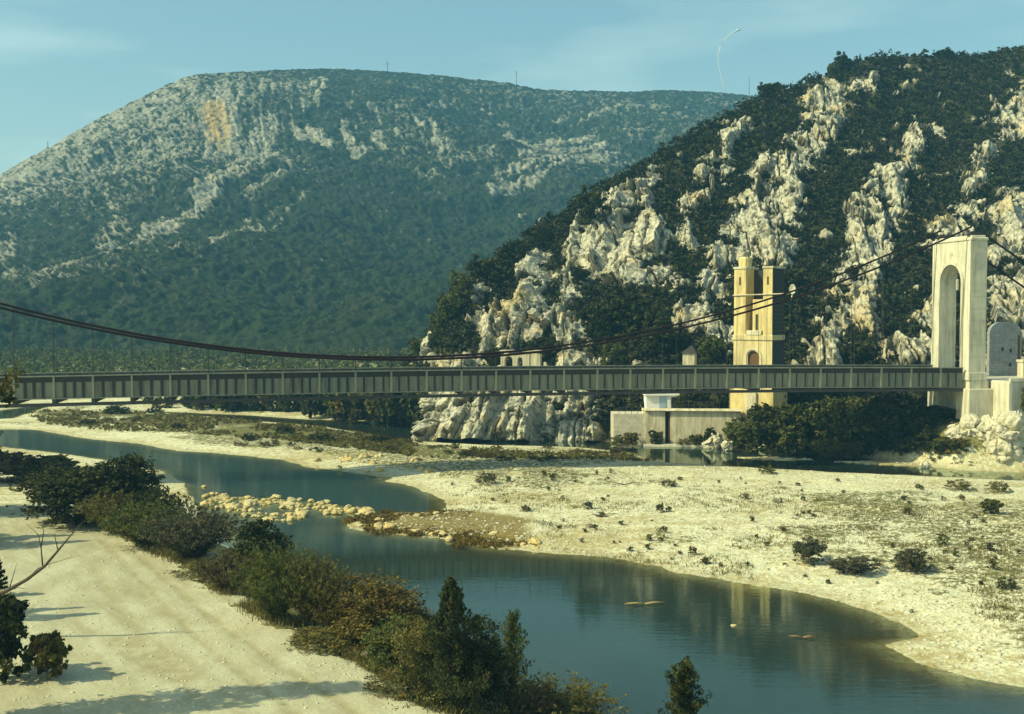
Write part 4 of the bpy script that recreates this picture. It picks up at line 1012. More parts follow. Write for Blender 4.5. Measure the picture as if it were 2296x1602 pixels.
wallpiece(1446, 1491, -.3, 4.0, -1, 4.75).build('wall_face', M['plaster_pale'], wl)
wallpiece(1503, 1660, -.3, 4.0, -1, 4.75).build('wall_face', M['plaster_pale'], wl)
wallpiece(1491.02, 1502.98, .5, 4.0, -1, 4.5).build('drain_recess', M['dark_and_shade'], wl)
wallpiece(1499.8, 1502.9, -.15, .45, -1, 4.4).build('drain_pipe', M['rust'], wl)
wallpiece(1444, 1662, -.42, 1.0, 4.752, 4.98).build('coping', M['plaster_pale'], wl)
wallpiece(1375, 1445.9, -.1, 4.5, -1, 4.2).build('rubble_wall', M['masonry'], wl)
wallpiece(1440, 1600, -2.2, -.45, -.6, .28).build('ledge', M['masonry'], wl)
HY = along(1484)[1] + 2.4; pw = at(1484, 920, HY); kk = HY / F
ht = thing('white_hut', 'small flat-roofed white hut on the river wall beside the yellow tower', 'hut', (pw[0], HY, 4.76), 0)
def hx_(x): return (x - 1484) * kk
MB().box(hx_(1449), hx_(1519), 0, 3.0, 0, 1.85).build('wall', M['white'], ht)
MB().bbox(hx_(1445), hx_(1523), -.35, 3.3, 1.852, 2.1, .04).build('roof', M['white'], ht)
MB().box(hx_(1478), hx_(1494), -.04, -.002, .05, 1.7).build('door', mat_plain('pale_blue_paint', (.30, .42, .50), (.36, .48, .55), 2, .6), ht)
w1 = MB().box(hx_(1505), hx_(1518), -.04, -.002, .1, 1.6).build('window', M['steel_dark'], ht)
MB().box(hx_(1496), hx_(1502), -.5, -.3, 0, 1.3).build('post', M['white'], ht)
rl = thing('metal_railing', 'thin dark metal railing along the top of the river wall', 'railing', (0, 0, 0))
for x in range(1388, 1446, 14):
    q = along(x, .4); MB().tube([(q[0], q[1], 4.2), (q[0], q[1], 5.15)], .035, 5).build('post', M['steel_dark'], rl)
for z in (4.7, 5.12):
    q0, q1 = along(1386, .4), along(1444, .4); MB().tube([(q0[0], q0[1], z), (q1[0], q1[1], z)], .035, 5).build('rail', M['steel_dark'], rl)
for x in range(1530, 1616, 14):
    q = along(x, .4); MB().tube([(q[0], q[1], 4.9), (q[0], q[1], 5.95)], .035, 5).build('post', M['steel_dark'], rl)
for z in (5.45, 5.92):
    q0, q1 = along(1528, .4), along(1602, .4); MB().tube([(q0[0], q0[1], z), (q1[0], q1[1], z)], .035, 5).build('rail', M['steel_dark'], rl)
# cream ruin with arches seen through the hangers, and the little shrine
YR = 153.0; pr_ = at(1150, 840, YR); k = YR / F
ru = thing('arched_ruin', 'cream stone ruin with two arched openings just above the deck, under the cable', 'stone ruin', (pr_[0], YR, pr_[2] - 3.0), R(-10))
def rx(x): return (x - 1150) * k
hgt = (840 - 797) * k + 3.0; sp_ = (840 - 806) * k + 3.0
MB().prism([(rx(1122), 0), (rx(1129), 0), (rx(1131), sp_)] + [(rx(1140) - .55 * math.cos(t), sp_ + .45 * math.sin(t)) for t in np.linspace(0, math.pi, 9)[1:-1]] + [(rx(1149), sp_), (rx(1150), 0), (rx(1159), 0), (rx(1160), sp_ - .4)] +
           [(rx(1166) - .35 * math.cos(t), sp_ + .3 * math.sin(t)) for t in np.linspace(0, math.pi, 9)[1:-1]] + [(rx(1172), sp_ - .4), (rx(1173), 0), (rx(1210), 0), (rx(1212), hgt + .2), (rx(1180), hgt + .5), (rx(1122), hgt)], 0, 1.4, 'xz').build('wall', M['plaster_pale'], ru)
MB().box(rx(1120), rx(1214), -.12, 1.5, hgt + .52, hgt + .7).build('coping', M['plaster_pale'], ru)
YR = 150.5; ps = at(1546, 838, YR); k = YR / F
sh = thing('wayside_shrine', 'small cream pillar shrine with a dark pointed roof left of the yellow tower', 'shrine', (ps[0], YR, ps[2] - 2.0), R(-20))
MB().bbox(-.85, .85, -.6, .6, 0, 2.0 + (838 - 792) * k, .06).build('shaft', M['plaster_pale'], sh)
zt = 2.0 + (838 - 792) * k
MB().add([(-1.1, -.8, zt + .002), (1.1, -.8, zt + .002), (1.1, .8, zt + .002), (-1.1, .8, zt + .002), (.3, 0, zt + 1.1)], [(3, 2, 1, 0), (0, 1, 4), (1, 2, 4), (2, 3, 4), (3, 0, 4)]).build('roof', M['dark_and_shade'], sh)
# ------------------------------------------------------------------ gravel bar shrubs
def shrub(name, label, x, y, yt, wpx, kind='low', leafkey='grey', seed=0, group=None, leaf=.07, dens=1.2, cat='shrub'):
    X, Y, z = spot(x, y); k = Y / F
    return tree(name, label, cat, (X, Y, z - .05), (y - yt) * k * (1.5 if kind == 'low' else 1.12), wpx * k * 1.15, kind, leafkey, seed, dens, leaf, group, 3)
shrub('gravel_shrub', 'rounded dark shrub on the gravel bar, the tallest and leftmost of the three big ones', 1820, 1264, 1210, 90, 'round', 'grey', 41, None, .045, 1.6)
shrub('gravel_shrub', 'low spreading dark shrub between the two rounded ones on the gravel bar', 1914, 1282, 1240, 118, 'round', 'grey', 42, None, .045, 1.6)
shrub('gravel_shrub', 'rounded dark shrub on the gravel bar, rightmost of the three big ones', 2047, 1280, 1228, 92, 'round', 'grey', 43, None, .045, 1.6)
shrub('gravel_shrub', 'dark shrub cut by the right edge of the photo above the sand spit', 2258, 1322, 1296, 44, 'low', 'dark', 44)
shrub('gravel_shrub', 'upright leafy shrub near the right edge on the upper gravel bar', 2222, 1152, 1118, 46, 'round', 'green', 45)
shrub('gravel_shrub', 'small round green bush on the far side of the gravel bar before the back channel', 1720, 1062, 1046, 40, 'low', 'green', 46)
shrub('gravel_shrub', 'grey-green bush at the water side of the gravel bar beside the bridge shadow', 1090, 1086, 1062, 44, 'low', 'grey', 47)
shrub('gravel_shrub', 'small dark bush with a bare twig beside the driftwood on the gravel bar', 1498, 1090, 1076, 36, 'low', 'brown', 48)
shrub('gravel_shrub', 'greenish bush at the back edge of the bar near the right edge', 2238, 1104, 1082, 52, 'low', 'olive', 49)
shrub('gravel_shrub', 'paler bush left of the greenish one at the back edge of the bar', 2150, 1098, 1078, 60, 'low', 'olive', 50)
rg = np.random.default_rng(33)
n = 0; BARP = [(900, 1090), (1200, 1050), (1700, 1068), (2290, 1098), (2290, 1400), (2040, 1380), (1800, 1315), (1500, 1262), (1250, 1225), (1180, 1160), (1020, 1130)]
grp = 'small shrubs scattered over the gravel bar'
protos = {}
def small(x, y, w, h, key):
    X, Y, z = spot(x, y); k = Y / F
    if z < .12: return
    o = obj('small_shrub', crown_data('round', 60 + n % 4, key, .5, .085), None, None, (X, Y, z - .03), rg.random() * 6.3, (w * k * .85, w * k * .85, h * k * 1.1))
    tag(o, 'small low shrub scattered on the pale gravel bar', 'shrub', grp)
while n < 120:
    x, y = rg.uniform(880, 2290), rg.uniform(1050, 1410)
    if poly_sd(np.array([[x, y]]), BARP)[0] > -4: continue
    if rg.random() > .45 + .9 * vnoise(np.array([[x / 120, y / 50, 0.3]]), 7)[0] + .3: continue
    w_ = rg.uniform(9, 24) * (1 + .5 * (rg.random() < .12)); small(x, y, w_, w_ * rg.uniform(.4, .75), ['olive', 'grey', 'olive', 'olive', 'green'][rg.integers(5)]); n += 1
for k in range(40):      # scrubby bushes on the vegetated far bar
    t_ = rg.random(); x = 480 + 950 * t_; y = 985 + 45 * t_ + rg.uniform(-14, 18); X, Y, z = spot(x, y)
    if z < .12: continue
    q = Y / F; w_ = rg.uniform(18, 44)
    o = obj('small_shrub', crown_data('low', 60 + k % 4, ['olive', 'green', 'dark', 'brown'][k % 4], .45, .12), None, None, (X, Y, z - .03), rg.random() * 6.3, (w_ * q, w_ * q, w_ * q * .42))
    tag(o, 'low bush on the overgrown far gravel bar', 'shrub', 'bushes on the overgrown far gravel bar')
# grass and weeds of the far bar: one ground cover
xy_ = np.stack([rg.uniform(-40, 1470, 14000), rg.uniform(905, 1045, 14000)], -1); p_ = on_plane(xy_[:, 0], xy_[:, 1], .4); z3 = np.zeros((14000, 1))
pts = p_[(poly_sd(p_, FARVEG) < .5) & (fbm(np.concatenate([p_ * .12, z3], 1), 3, seed=92) > -.22)][:5200]
pts = np.array(pts); zz = gh_arr(pts); ok = zz > .1; pts, zz = pts[ok], zz[ok]
C = np.concatenate([pts, zz[:, None] + .15], 1); V, Fq, T = leaves(C, .3 + .55 * rg.random(len(C)) ** 2, 15, .32, rg, .4, .5, .2, .55)
tag(obj('bar_weeds', mesh_np('bar_weeds', V, Fq, {'tint': T}), LEAF['olive']), 'olive and brown weeds covering the far gravel bar', kind='stuff')
# rusty waterside plants on the shoal
xy_ = np.stack([rg.uniform(770, 1200, 6000), rg.uniform(1145, 1236, 6000)], -1); p_ = on_plane(xy_[:, 0], xy_[:, 1], .1); z3 = np.zeros((6000, 1))
pts = p_[(poly_sd(p_, OCHRE) < .4 + 1.5 * fbm(np.concatenate([p_ * .5, z3], 1), 2, seed=97)) & (fbm(np.concatenate([p_ * .35, z3], 1), 3, seed=93) > -.30)][:1400]
pts = np.array(pts); C = np.concatenate([pts, np.full((len(pts), 1), .12)], 1); V, Fq, T = leaves(C, .15 + .25 * rg.random(len(C)), 22, .22, rg, .35, .8, .1, .6)
tag(obj('shoal_weeds', mesh_np('shoal_weeds', V, Fq, {'tint': T}), mat_leaf('leaf_ochre_weed', (.07, .05, .012), (.22, .16, .04), (.28, .17, .03))), 'ochre water weeds on the shallow shoal beside the boulder weir', kind='stuff')

# ------------------------------------------------------------------ stones
def mat_boulder(name, a, b, och):
    t = NT(name); v = t.coord('Object'); oi = t.n('ShaderNodeObjectInfo')
    n1 = t.noise(v, 2.2, 7, .65); c = t.mix(n1, a, b); c = t.mix(t.math('MULTIPLY', oi.outputs['Random'], .65), c, och)
    c = t.mix(t.ramp(t.noise(v, .9, 5, .6), [(.55, 0.0), (.75, .7)]), c, (.16, .14, .09))
    return t.end(t.pbr(c, .85, t.bump(t.noise(v, 5, 6, .65), .5, .06), .2))
M['boulder'] = mat_boulder('river_boulder', (.60, .53, .30), (.40, .34, .17), (.52, .37, .11))
M['boulder_pale'] = mat_boulder('limestone_block', (.60, .57, .43), (.42, .40, .30), (.50, .45, .30))
def rock_mesh(seed, rough=.28, sub=3):
    bm = bmesh.new(); bmesh.ops.create_icosphere(bm, subdivisions=sub, radius=1); P = np.array([v.co for v in bm.verts])
    f1, f2, cid, tl = worley(P * .95 + seed * 3.7, seed, True); d = 1 + rough * fbm(P * 1.3 + seed * 9.1, 4, seed=seed) + .25 * (cid - .5) + .45 * tl + (.10 * fbm(P * 5 + seed, 4, .6, seed=seed + 50) if sub > 3 else 0) - .12 * sstep(.10, 0, f2 - f1)
    for v, k in zip(bm.verts, d): v.co = v.co * k
    me = bpy.data.meshes.new('boulder'); bm.to_mesh(me); bm.free()
    return me
RK = [rock_mesh(s) for s in range(7)]
RK2 = [rock_mesh(20 + s, .42, 5) for s in range(5)]
for m_ in RK: m_.materials.append(M['boulder'])
for m_ in RK2: m_.materials.append(M['boulder_pale'])
def boulder(X, Y, z, r, label, group=None, kind=0, flat=.6, name='boulder'):
    k = rg.integers(7) if kind == 0 else rg.integers(5)
    o = obj(name, (RK if kind == 0 else RK2)[k], None, None, (X, Y, z), rg.random() * 6.3, (r * rg.uniform(.85, 1.4), r * rg.uniform(.8, 1.1), r * flat * rg.uniform(.8, 1.25)))
    o.rotation_euler.x = rg.uniform(-.25, .25)
    return tag(o, label, 'boulder', group)
def band(n, line, spread, rmin, rmax, label, group, z0=.0):
    line = np.array(line, float)
    for k in range(n):
        t_ = rg.random() * (len(line) - 1.001); i = int(t_); p = line[i] + (line[i + 1] - line[i]) * (t_ - i) + rg.normal(size=2) * np.array([6, spread])
        q = on_plane(p[0], p[1], 0.0); r = rg.uniform(rmin, rmax) * (1 + .7 * (rg.random() < .12))
        boulder(float(q[0]), float(q[1]), z0 + r * .10, r, label, group)
band(150, [(455, 1118), (540, 1122), (640, 1130), (720, 1138), (800, 1146), (835, 1152)], 6.0, .16, .36, 'yellowish boulder in the weir across the river', 'boulders of the weir')
band(70, [(470, 1122), (560, 1150), (625, 1165), (690, 1152)], 6.5, .16, .34, 'yellowish boulder in the weir across the river', 'boulders of the weir')
band(42, [(790, 1176), (850, 1184), (930, 1192), (1000, 1200), (1035, 1204)], 4, .14, .32, 'yellow boulder along the edge of the ochre shoal', 'boulders along the shoal edge')
band(26, [(1110, 1200), (1160, 1222), (1200, 1222), (1190, 1200)], 6, .16, .36, 'pale boulder where the shoal meets the gravel bar', 'boulders at the end of the shoal')
band(22, [(820, 1178), (900, 1172), (1000, 1180), (1090, 1190), (1150, 1200)], 9, .12, .30, 'ochre stone among the weeds of the shoal', 'stones among the shoal weeds')
band(10, [(900, 1162), (980, 1158), (1040, 1152)], 4, .2, .36, 'pale boulder at the head of the shoal below the upper pool', 'boulders at the head of the shoal')
band(40, [(690, 1042), (780, 1030), (900, 1035), (1000, 1052), (860, 1060), (760, 1048)], 9, .20, .55, 'pale boulder on the point of the far gravel bar', 'boulders on the point of the far bar', .35)
# rocks at the right bank below the abutment
for (x, Yq, zq, r, lab) in [(2150, 130.6, 3.4, 1.5, 'pale rock wedged under the front of the tower footing'), (2178, 129.8, 4.2, 1.6, 'upper pale rock resting against the tower footing'), (2206, 129.6, 3.8, 1.7, 'pale rock between the tower footing and the abutment'), (2236, 127.6, 4.2, 1.9, 'upper large rock covering the foot of the abutment pier'), (2268, 126.9, 4.6, 2.3, 'highest pale rock at the right edge on the abutment foot'), (2250, 127.2, 2.2, 2.1, 'middle rock of the pile under the abutment')]:
    q = at(x, 700, Yq); boulder(q[0], Yq, zq, r, lab, None, 1, .85, 'bank_rock')
for (x, y, r, lab) in [(2165, 1000, 1.7, 'large pale rock below the tower footing, leftmost of its pile'), (2205, 985, 1.9, 'large pale rock leaning against the tower footing'), (2240, 1000, 2.0, 'big rounded pale rock under the abutment'),
                       (2262, 960, 2.6, 'tall pale rock at the right edge under the abutment'), (2195, 1022, 1.2, 'smaller pale rock at the water below the rock pile'), (2285, 1012, 1.8, 'pale rock at the right edge near the water')]:
    q = on_plane(x, y + 6, .8); boulder(q[0], q[1], .9, r, lab, None, 1, .8, 'bank_rock')
for k in range(14):
    q = on_plane(rg.uniform(2060, 2290), rg.uniform(1018, 1046), .3); boulder(float(q[0]), float(q[1]), .25, rg.uniform(.35, .8), 'pale stone at the water edge of the right bank', 'stones at the water edge of the right bank', 1, .7, 'bank_rock')
for (x, y, r, lab) in [(1600, 985, 1.2, 'dark-streaked rock at the right end of the river wall'), (1630, 992, .9, 'pale rock in the water under the yellow tower'), (1650, 962, 1.6, 'pale rock below the plinth of the yellow tower')]:
    q = on_plane(x, y + 8, .6); boulder(q[0], q[1], .6, r, lab, None, 1, .8, 'bank_rock')
q = spot(470, 1256); boulder(q[0], q[1], q[2] + .15, 1.0, 'flat mossy rock at the edge of the gravel track between the bushes', None, 1, .4, 'bank_rock')
q = spot(800, 1478); boulder(q[0] + .5, q[1] + .3, q[2] + .02, .45, 'flat pale rock at the track edge below the rusty tree', None, 1, .35, 'bank_rock')
q = on_plane(1645, 1404, 0); boulder(q[0], q[1], .0, .16, 'small dark stone sticking out of the pool', None, 0, .7)
# loose stones of the bar: ground cover
ico = bmesh.new(); bmesh.ops.create_icosphere(ico, subdivisions=1, radius=1); IV = np.array([v.co for v in ico.verts]); IF = np.array([[v.index for v in f.verts] for f in ico.faces]); ico.free()
xy = []
while len(xy) < 9000:
    m_ = 4000; Yr = rg.uniform(55, 150, m_); Xr = rg.uniform(-.30, .50, m_) * Yr; P = np.stack([Xr, Yr], -1)
    z_ = gh_arr(P); okk = (z_ > .08) & (poly_sd(P, NEARB) > 1) & (Yr < 145) & (rg.random(m_) < .35 + .6 * (fbm(np.concatenate([P * .08, np.zeros((m_, 1))], 1), 3, seed=94) > 0))
    xy += np.concatenate([P, z_[:, None]], 1)[okk].tolist()
Yt = rg.uniform(43, 95, 9000); Xt = rg.uniform(-.52, .05, 9000) * Yt; P = np.stack([Xt, Yt], -1); okk = poly_sd(P, ROAD) < .6; xy = xy[:9000] + np.concatenate([P, gh_arr(P)[:, None]], 1)[okk][:2200].tolist()
xy = np.array(xy); small_ = np.arange(len(xy)) >= 9000; sc = ((.05 + .13 * rg.random(len(xy)) ** 3) * np.where(small_, .45, 1))[:, None, None] * np.stack([rg.uniform(.8, 1.5, len(xy)), rg.uniform(.7, 1.2, len(xy)), rg.uniform(.4, .8, len(xy))], -1)[:, None, :]
V = (IV[None] * sc + xy[:, None, :]).reshape(-1, 3); Fq = (IF[None] + (np.arange(len(xy)) * len(IV))[:, None, None]).reshape(-1, 3)
tag(obj('gravel_stones', mesh_np('gravel_stones', V, Fq), M['boulder_pale']), 'loose pale cobbles strewn over the gravel bar and the track', kind='stuff')

xy_ = np.stack([rg.uniform(900, 2290, 9000), rg.uniform(1050, 1400, 9000)], -1); p_ = on_plane(xy_[:, 0], xy_[:, 1], .5); z3 = np.zeros((9000, 1))
pts = p_[(poly_sd(xy_, BARP) < -3) & (fbm(np.stack([p_[:, 0] * .09, p_[:, 1] * .14, z3[:, 0]], -1), 3, seed=96) > .08)][:1400]
pts = np.array(pts); V, Fq, T = grass_mesh(np.concatenate([pts, gh_arr(pts)[:, None] - .02], 1), .20, rg, 12)
tag(obj('bar_grass', mesh_np('bar_grass', V, Fq, {'tint': T}), bpy.data.materials['dry_grass_blade']), 'thin yellow-green grass growing in patches on the gravel bar', kind='stuff')

# driftwood
def driftwood(x, y, L, label, mat, seed, z0=None, flat=False):
    r_ = random.Random(seed); X, Y, z = spot(x, y) if z0 is None else (*map(float, on_plane(x, y, 0)), z0)
    m = MB(); 
    for k in range(4):
        a = r_.uniform(-.5, .5) + (3.14 if k % 2 else 0); l_ = L * r_.uniform(.4, .7)
        m.tube([(0, 0, .05), (math.cos(a) * l_ * .5, math.sin(a) * l_ * .3, .12 + .25 * r_.random() * (not flat)), (math.cos(a) * l_, math.sin(a) * l_ * .5, .1 + .5 * r_.random() * (not flat))], [.055, .04, .012], 6)
    tag(m.build('driftwood', mat, None, True, (X, Y, z)), label, 'driftwood')
M['wood'] = mat_plain('bleached_driftwood', (.16, .10, .05), (.26, .18, .10), 4, .9, .3)
M['wood_y'] = mat_plain('yellow_driftwood', (.26, .19, .06), (.36, .27, .11), 4, .9, .3)
driftwood(1400, 1088, 4.2, 'brown branching driftwood lying on the gravel bar near the back edge', M['wood'], 1)
driftwood(1445, 1357, 2.2, 'yellow branch stranded in the pool under the gravel bar', M['wood_y'], 2, .02, True)
driftwood(1350, 1160, 2.6, 'thin brown driftwood branch in the middle of the gravel bar', M['wood'], 3)
driftwood(1800, 1432, 1.6, 'dark twig floating in the pool left of the sand spit', M['wood'], 4, .0, True)

# ------------------------------------------------------------------ trees of the right bank, under the deck
RB = [(1668, 1008, 935, 90, 'green', 'round'), (1700, 1020, 930, 90, 'green', 'round'), (1745, 1022, 900, 110, 'dark', 'round'), (1790, 1024, 895, 110, 'green', 'round'), (1835, 1022, 885, 120, 'dark', 'round'), (1880, 1028, 880, 120, 'green', 'round'),
      (1925, 1026, 885, 120, 'dark', 'round'), (1975, 1030, 890, 120, 'dark', 'round'), (2020, 1036, 880, 120, 'dark', 'round'), (2070, 1036, 900, 110, 'dark', 'round'), (2115, 1036, 905, 100, 'dark', 'round'), (2150, 1030, 930, 80, 'olive', 'round'),
      (1765, 1016, 960, 70, 'olive', 'feather'), (1855, 1034, 975, 80, 'olive', 'feather'), (1905, 1036, 985, 60, 'brown', 'feather')]
RBL = ['small green tree by the rocks at the right end of the river wall', 'light green tree below the yellow tower plinth', 'dark tree just right of the yellow tower plinth', 'green tree with a pale trunk over the back channel', 'tall dark tree under the deck, between green ones', 'tall green tree under the middle of the right deck panels',
       'dark tree behind the small brown bush at the channel', 'dark shaded tree under the deck left of the footing', 'tall black-green tree in the deepest shade under the deck', 'dark tree next to the tower footing shade', 'dark low tree touching the tower footing', 'olive tree in front of the tower footing',
       'yellowish feathery bush at the water under the yellow tower', 'pale olive bush at the water in front of the tall dark trees', 'brown bush at the water, above the thin sand bar']
for i, ((x, yb, yt_, w_, key, kd), lab) in enumerate(zip(RB, RBL)):
    q = on_plane(x, yb - 6, .3); Y = q[1] + 2.0; z = max(.1, gh(q[0], Y)); h_ = (HC - (yt_ - 700) * Y / F) - z
    tree('channel_tree' if kd == 'round' else 'channel_bush', lab, 'tree' if kd == 'round' else 'bush', (q[0] * Y / q[1], Y, z - .1), h_, w_ * Y / F * 1.25, kd, key, 80 + i % 6, 1.5, .065, None, 1 if kd == 'round' else 3)
tree('channel_bush', 'dark rounded bush standing at the foot of the river wall left of the drain', 'bush', (*map(float, on_plane(1468, 1000, 0)), .0), 2.4, 2.4, 'round', 'green', 90, 1.2, .08, None, 3)
tree('channel_bush', 'dark bush hanging over the water at the right end of the river wall', 'bush', (*map(float, on_plane(1592, 1003, 0)), .0), 2.8, 2.6, 'round', 'dark', 91, 1.2, .08, None, 3)
q = on_plane(1395, 1002, 0); tree('channel_bush', 'weedy bush on the ledge at the left end of the river wall', 'bush', (float(q[0]), float(q[1]), .0), 2.0, 3.4, 'low', 'olive', 92, 1.2, .1, None, 3)
for i, (x, w_, h_, key, lab) in enumerate([(1415, 2.6, 1.9, 'olive', 'olive bush at the foot of the block wall left of the white hut'), (1530, 2.2, 1.3, 'olive', 'low olive weeds at the foot of the river wall right of the drain'), (1556, 2.6, 1.7, 'green', 'green bush at the foot of the river wall near its right end'), (1640, 2.6, 3.0, 'green', 'green bush covering the right corner of the river wall')]):
    q = along(x, -1.3); tree('wall_bush', lab, 'bush', (q[0], q[1], .15), h_, w_, 'round' if h_ > 1.5 else 'low', key, 150 + i, 1.2, .075, None, 3)
q = along(1532, 1.6); tree('hut_shrub', 'small light green tree right beside the white hut', 'tree', (q[0], q[1] + 1.0, 4.7), 2.6, 1.9, 'round', 'green', 93, 1.0, .09)
q = on_plane(2262, 905, 8.0); tree('wall_shrub', 'green shrub growing out of the abutment wall at the right edge', 'shrub', (60.2, 128.4, 6.4), 3.4, 1.6, 'round', 'green', 94, 1.0, .09)
for i, (x, Yq, h_, w_, key, lab) in enumerate([(2085, 131.5, 3.4, 4.0, 'dark', 'dark bush hiding the left foot of the tower footing'), (2118, 129.6, 2.6, 3.6, 'green', 'green bush on the bank below the tower footing'), (2150, 128.2, 2.0, 3.2, 'olive', 'olive bush between the tower footing and the water')]):
    q = at(x, 700, Yq); tree('channel_bush', lab, 'bush', (q[0], Yq, gh(q[0], Yq) - .1), h_, w_, 'round', key, 140 + i, 1.3, .075, None, 3)
for i, (x, yb, wp) in enumerate([(2110, 1040, 60), (2170, 1046, 70), (2235, 1046, 90), (2280, 1040, 70)]):
    q = on_plane(x, yb, .2); tree('channel_bush', 'low grey-green bush among the stones at the right water edge', 'bush', (float(q[0]), float(q[1]) + .8, .2), 1.3 + .4 * (i == 2), wp * q[1] / F, 'low', 'grey', 95 + i % 3, 1.1, .1, 'bushes at the right water edge', 3)

# ------------------------------------------------------------------ trees on the near hill that stand out one by one
HT = [(1888, 156, 120, 46, 'dark', 'dark lone tree on the skyline of the near hill, tallest on its crest'), (1865, 168, 140, 26, 'green', 'small green tree just left of the lone skyline tree'), (1714, 212, 186, 34, 'dark', 'dark tree on the skyline where the near hill meets the far mountain'), (1740, 205, 186, 24, 'dark', 'small dark tree right of the one at the skyline notch'),
      (2118, 134, 112, 44, 'dark', 'dark bushy tree on the crest near the right edge'), (1040, 690, 615, 74, 'green', 'green rounded tree on the lower left shoulder of the near hill'), (1010, 725, 655, 60, 'green', 'green tree at the lowest left end of the hill crest'), (1092, 640, 580, 80, 'dark', 'dark tree above the leftmost cliff on the hill crest'),
      (1150, 590, 535, 76, 'dark', 'dark tree on the crest over the second cliff'), (1205, 548, 505, 64, 'dark', 'dark tree on the crest left of the pale rock stack'), (985, 762, 705, 60, 'green', 'bushy green tree at the left foot of the hill above the cable'), (945, 800, 752, 64, 'green', 'green tree at the left tip of the hill'),
      (1330, 520, 430, 70, 'dark', 'dark tree in the gully left of the highest pillar cliff'), (1410, 740, 660, 110, 'dark', 'large round dark tree in the hollow below the main cliff'), (1340, 760, 690, 80, 'dark', 'dark tree left of the large round one in the hollow'), (1480, 790, 700, 100, 'dark', 'dark tree right of the large round one in the hollow'),
      (1590, 810, 750, 74, 'green', 'dark green tree right of the little shrine'), (1920, 828, 755, 72, 'dark', 'dark bush at the foot of the pale rib between the towers'), (1210, 815, 755, 70, 'dark', 'dark tree between the leftmost cliffs just above the cable'), (1110, 845, 790, 50, 'dark', 'small dark tree left of the arched ruin'),
      (1380, 815, 770, 80, 'green', 'green tree right of the arched ruin behind the cable'), (1300, 640, 600, 46, 'dark', 'small dark bush clinging between two pillar cliffs'), (1780, 660, 600, 60, 'dark', 'dark tree in the gully right of the dish'), (1665, 430, 385, 50, 'dark', 'dark bush in the gully between the two tall ribs'), (2152, 775, 640, 80, 'dark', 'dark tree seen through the arch of the bridge tower')]
for i, (x, yb, yt_, wp, key, lab) in enumerate(HT):
    p = hill_at(x, yb); k = p[1] / F
    tree('hillside_tree', lab, 'tree', (p[0], p[1] - .5, p[2] - .6), (yb - yt_) * k * 1.1 + .6, wp * k * 1.15, 'round', key, 100 + i % 5, 1.3, .075)

# ------------------------------------------------------------------ woods beyond the bridge
rg = np.random.default_rng(77)
grp = 'riverside trees beyond the bridge'
for i in range(58):
    x = 965 - 640 * rg.random() ** 1.2; yb = np.interp(x, [330, 560, 760, 960], [908, 915, 930, 945]) + rg.uniform(-8, 6)
    q = on_plane(x, yb, .6); k = q[1] / F; top = np.interp(x, [330, 520, 700, 960], [868, 826, 822, 800]) + rg.uniform(0, 46)
    z = max(gh(*q), .2); h_ = max(2.5, HC - (top - 700) * k - z)
    t_ = tree('riverside_tree', 'green riverside tree in the wood seen beyond the bridge', 'tree', (float(q[0]), float(q[1]), z - .1), h_, h_ * rg.uniform(.75, 1.1), 'round', ['green', 'dark', 'green', 'olive'][i % 4], 110 + i % 5, 1.1, .085, grp)
for i, (x, yb, w_, h_) in enumerate([(262, 928, 60, 26), (348, 925, 40, 20), (560, 990, 44, 22), (640, 975, 50, 24), (720, 990, 60, 22), (850, 992, 50, 24), (400, 960, 36, 18), (200, 950, 40, 16)]):
    q = on_plane(x, yb, .5); k = q[1] / F
    tree('far_bar_bush', 'dark bush standing out of the weeds on the far gravel bar', 'bush', (float(q[0]), float(q[1]), gh(*q) - .05), h_ * k, w_ * k, 'low', 'dark', 95 + i % 3, 1.1, .1, 'dark bushes on the far bar', 3)
N_ = 1500; Yr = 225 + 175 * rg.random(N_) ** .8; Xr = rg.uniform(-.52, -.02, N_) * Yr
P = np.stack([Xr, Yr], -1); z_ = gh_arr(P); okk = (z_ > .5) & (fbm(np.concatenate([P * .02, np.zeros((N_, 1))], 1), 3, seed=95) + (Yr - 235) / 80 > .1); P, z_ = P[okk], z_[okk]
rad = .8 + 1.5 * rg.random(len(P)); C = []; Rr = []
for q in range(5):
    o = rg.normal(size=(len(P), 3)) * np.array([.5, .5, .35]) * rad[:, None]; o[:, 2] = np.abs(o[:, 2]) + rad * .6
    C.append(np.concatenate([P, z_[:, None]], 1) + o); Rr.append(rad * (.45 + .25 * rg.random(len(P))))
V, Fq, T = leaves(np.concatenate(C), np.concatenate(Rr), 12, .8, rg, .75, .1, .5, .85)
tag(obj('valley_wood', mesh_np('valley_wood', V, Fq, {'tint': T}), LEAF['green']), 'far green wood at the foot of the mountain', kind='stuff')

# ------------------------------------------------------------------ trees at the left edge that shade the track
def edge_tree(label, X, Y, h_, w_, key, kind, seed, dens, leaf):
    return tree('edge_tree', label, 'tree', (X, Y, gh(X, Y) - .1), h_, w_, kind, key, seed, dens, leaf)
t = thing('edge_tree', 'tall slim dark tree at the left edge whose twigs reach over the bridge deck', 'tree', (-22.0, 41.4, gh(-22.0, 41.4) - .1))
rg = np.random.default_rng(130); n_ = 330; z_ = rg.uniform(2, 14.4, n_); a_2 = rg.random(n_) * 6.28; r_2 = 1.35 * np.sin(np.clip((z_ - .5) / 14.2, 0, 1) * 3.0) ** .7 * rg.random(n_) ** .5
C = np.stack([r_2 * np.cos(a_2), r_2 * np.sin(a_2), z_], -1)
C = np.concatenate([C, [[2.2, 0, 13.2], [2.5, .1, 13.1], [3.2, 0, 13.4], [2.7, .2, 12.7], [3.0, -.1, 12.6], [2.3, 0, 13.0], [2.9, 0, 12.9], [1.9, 0, 12.9]]])
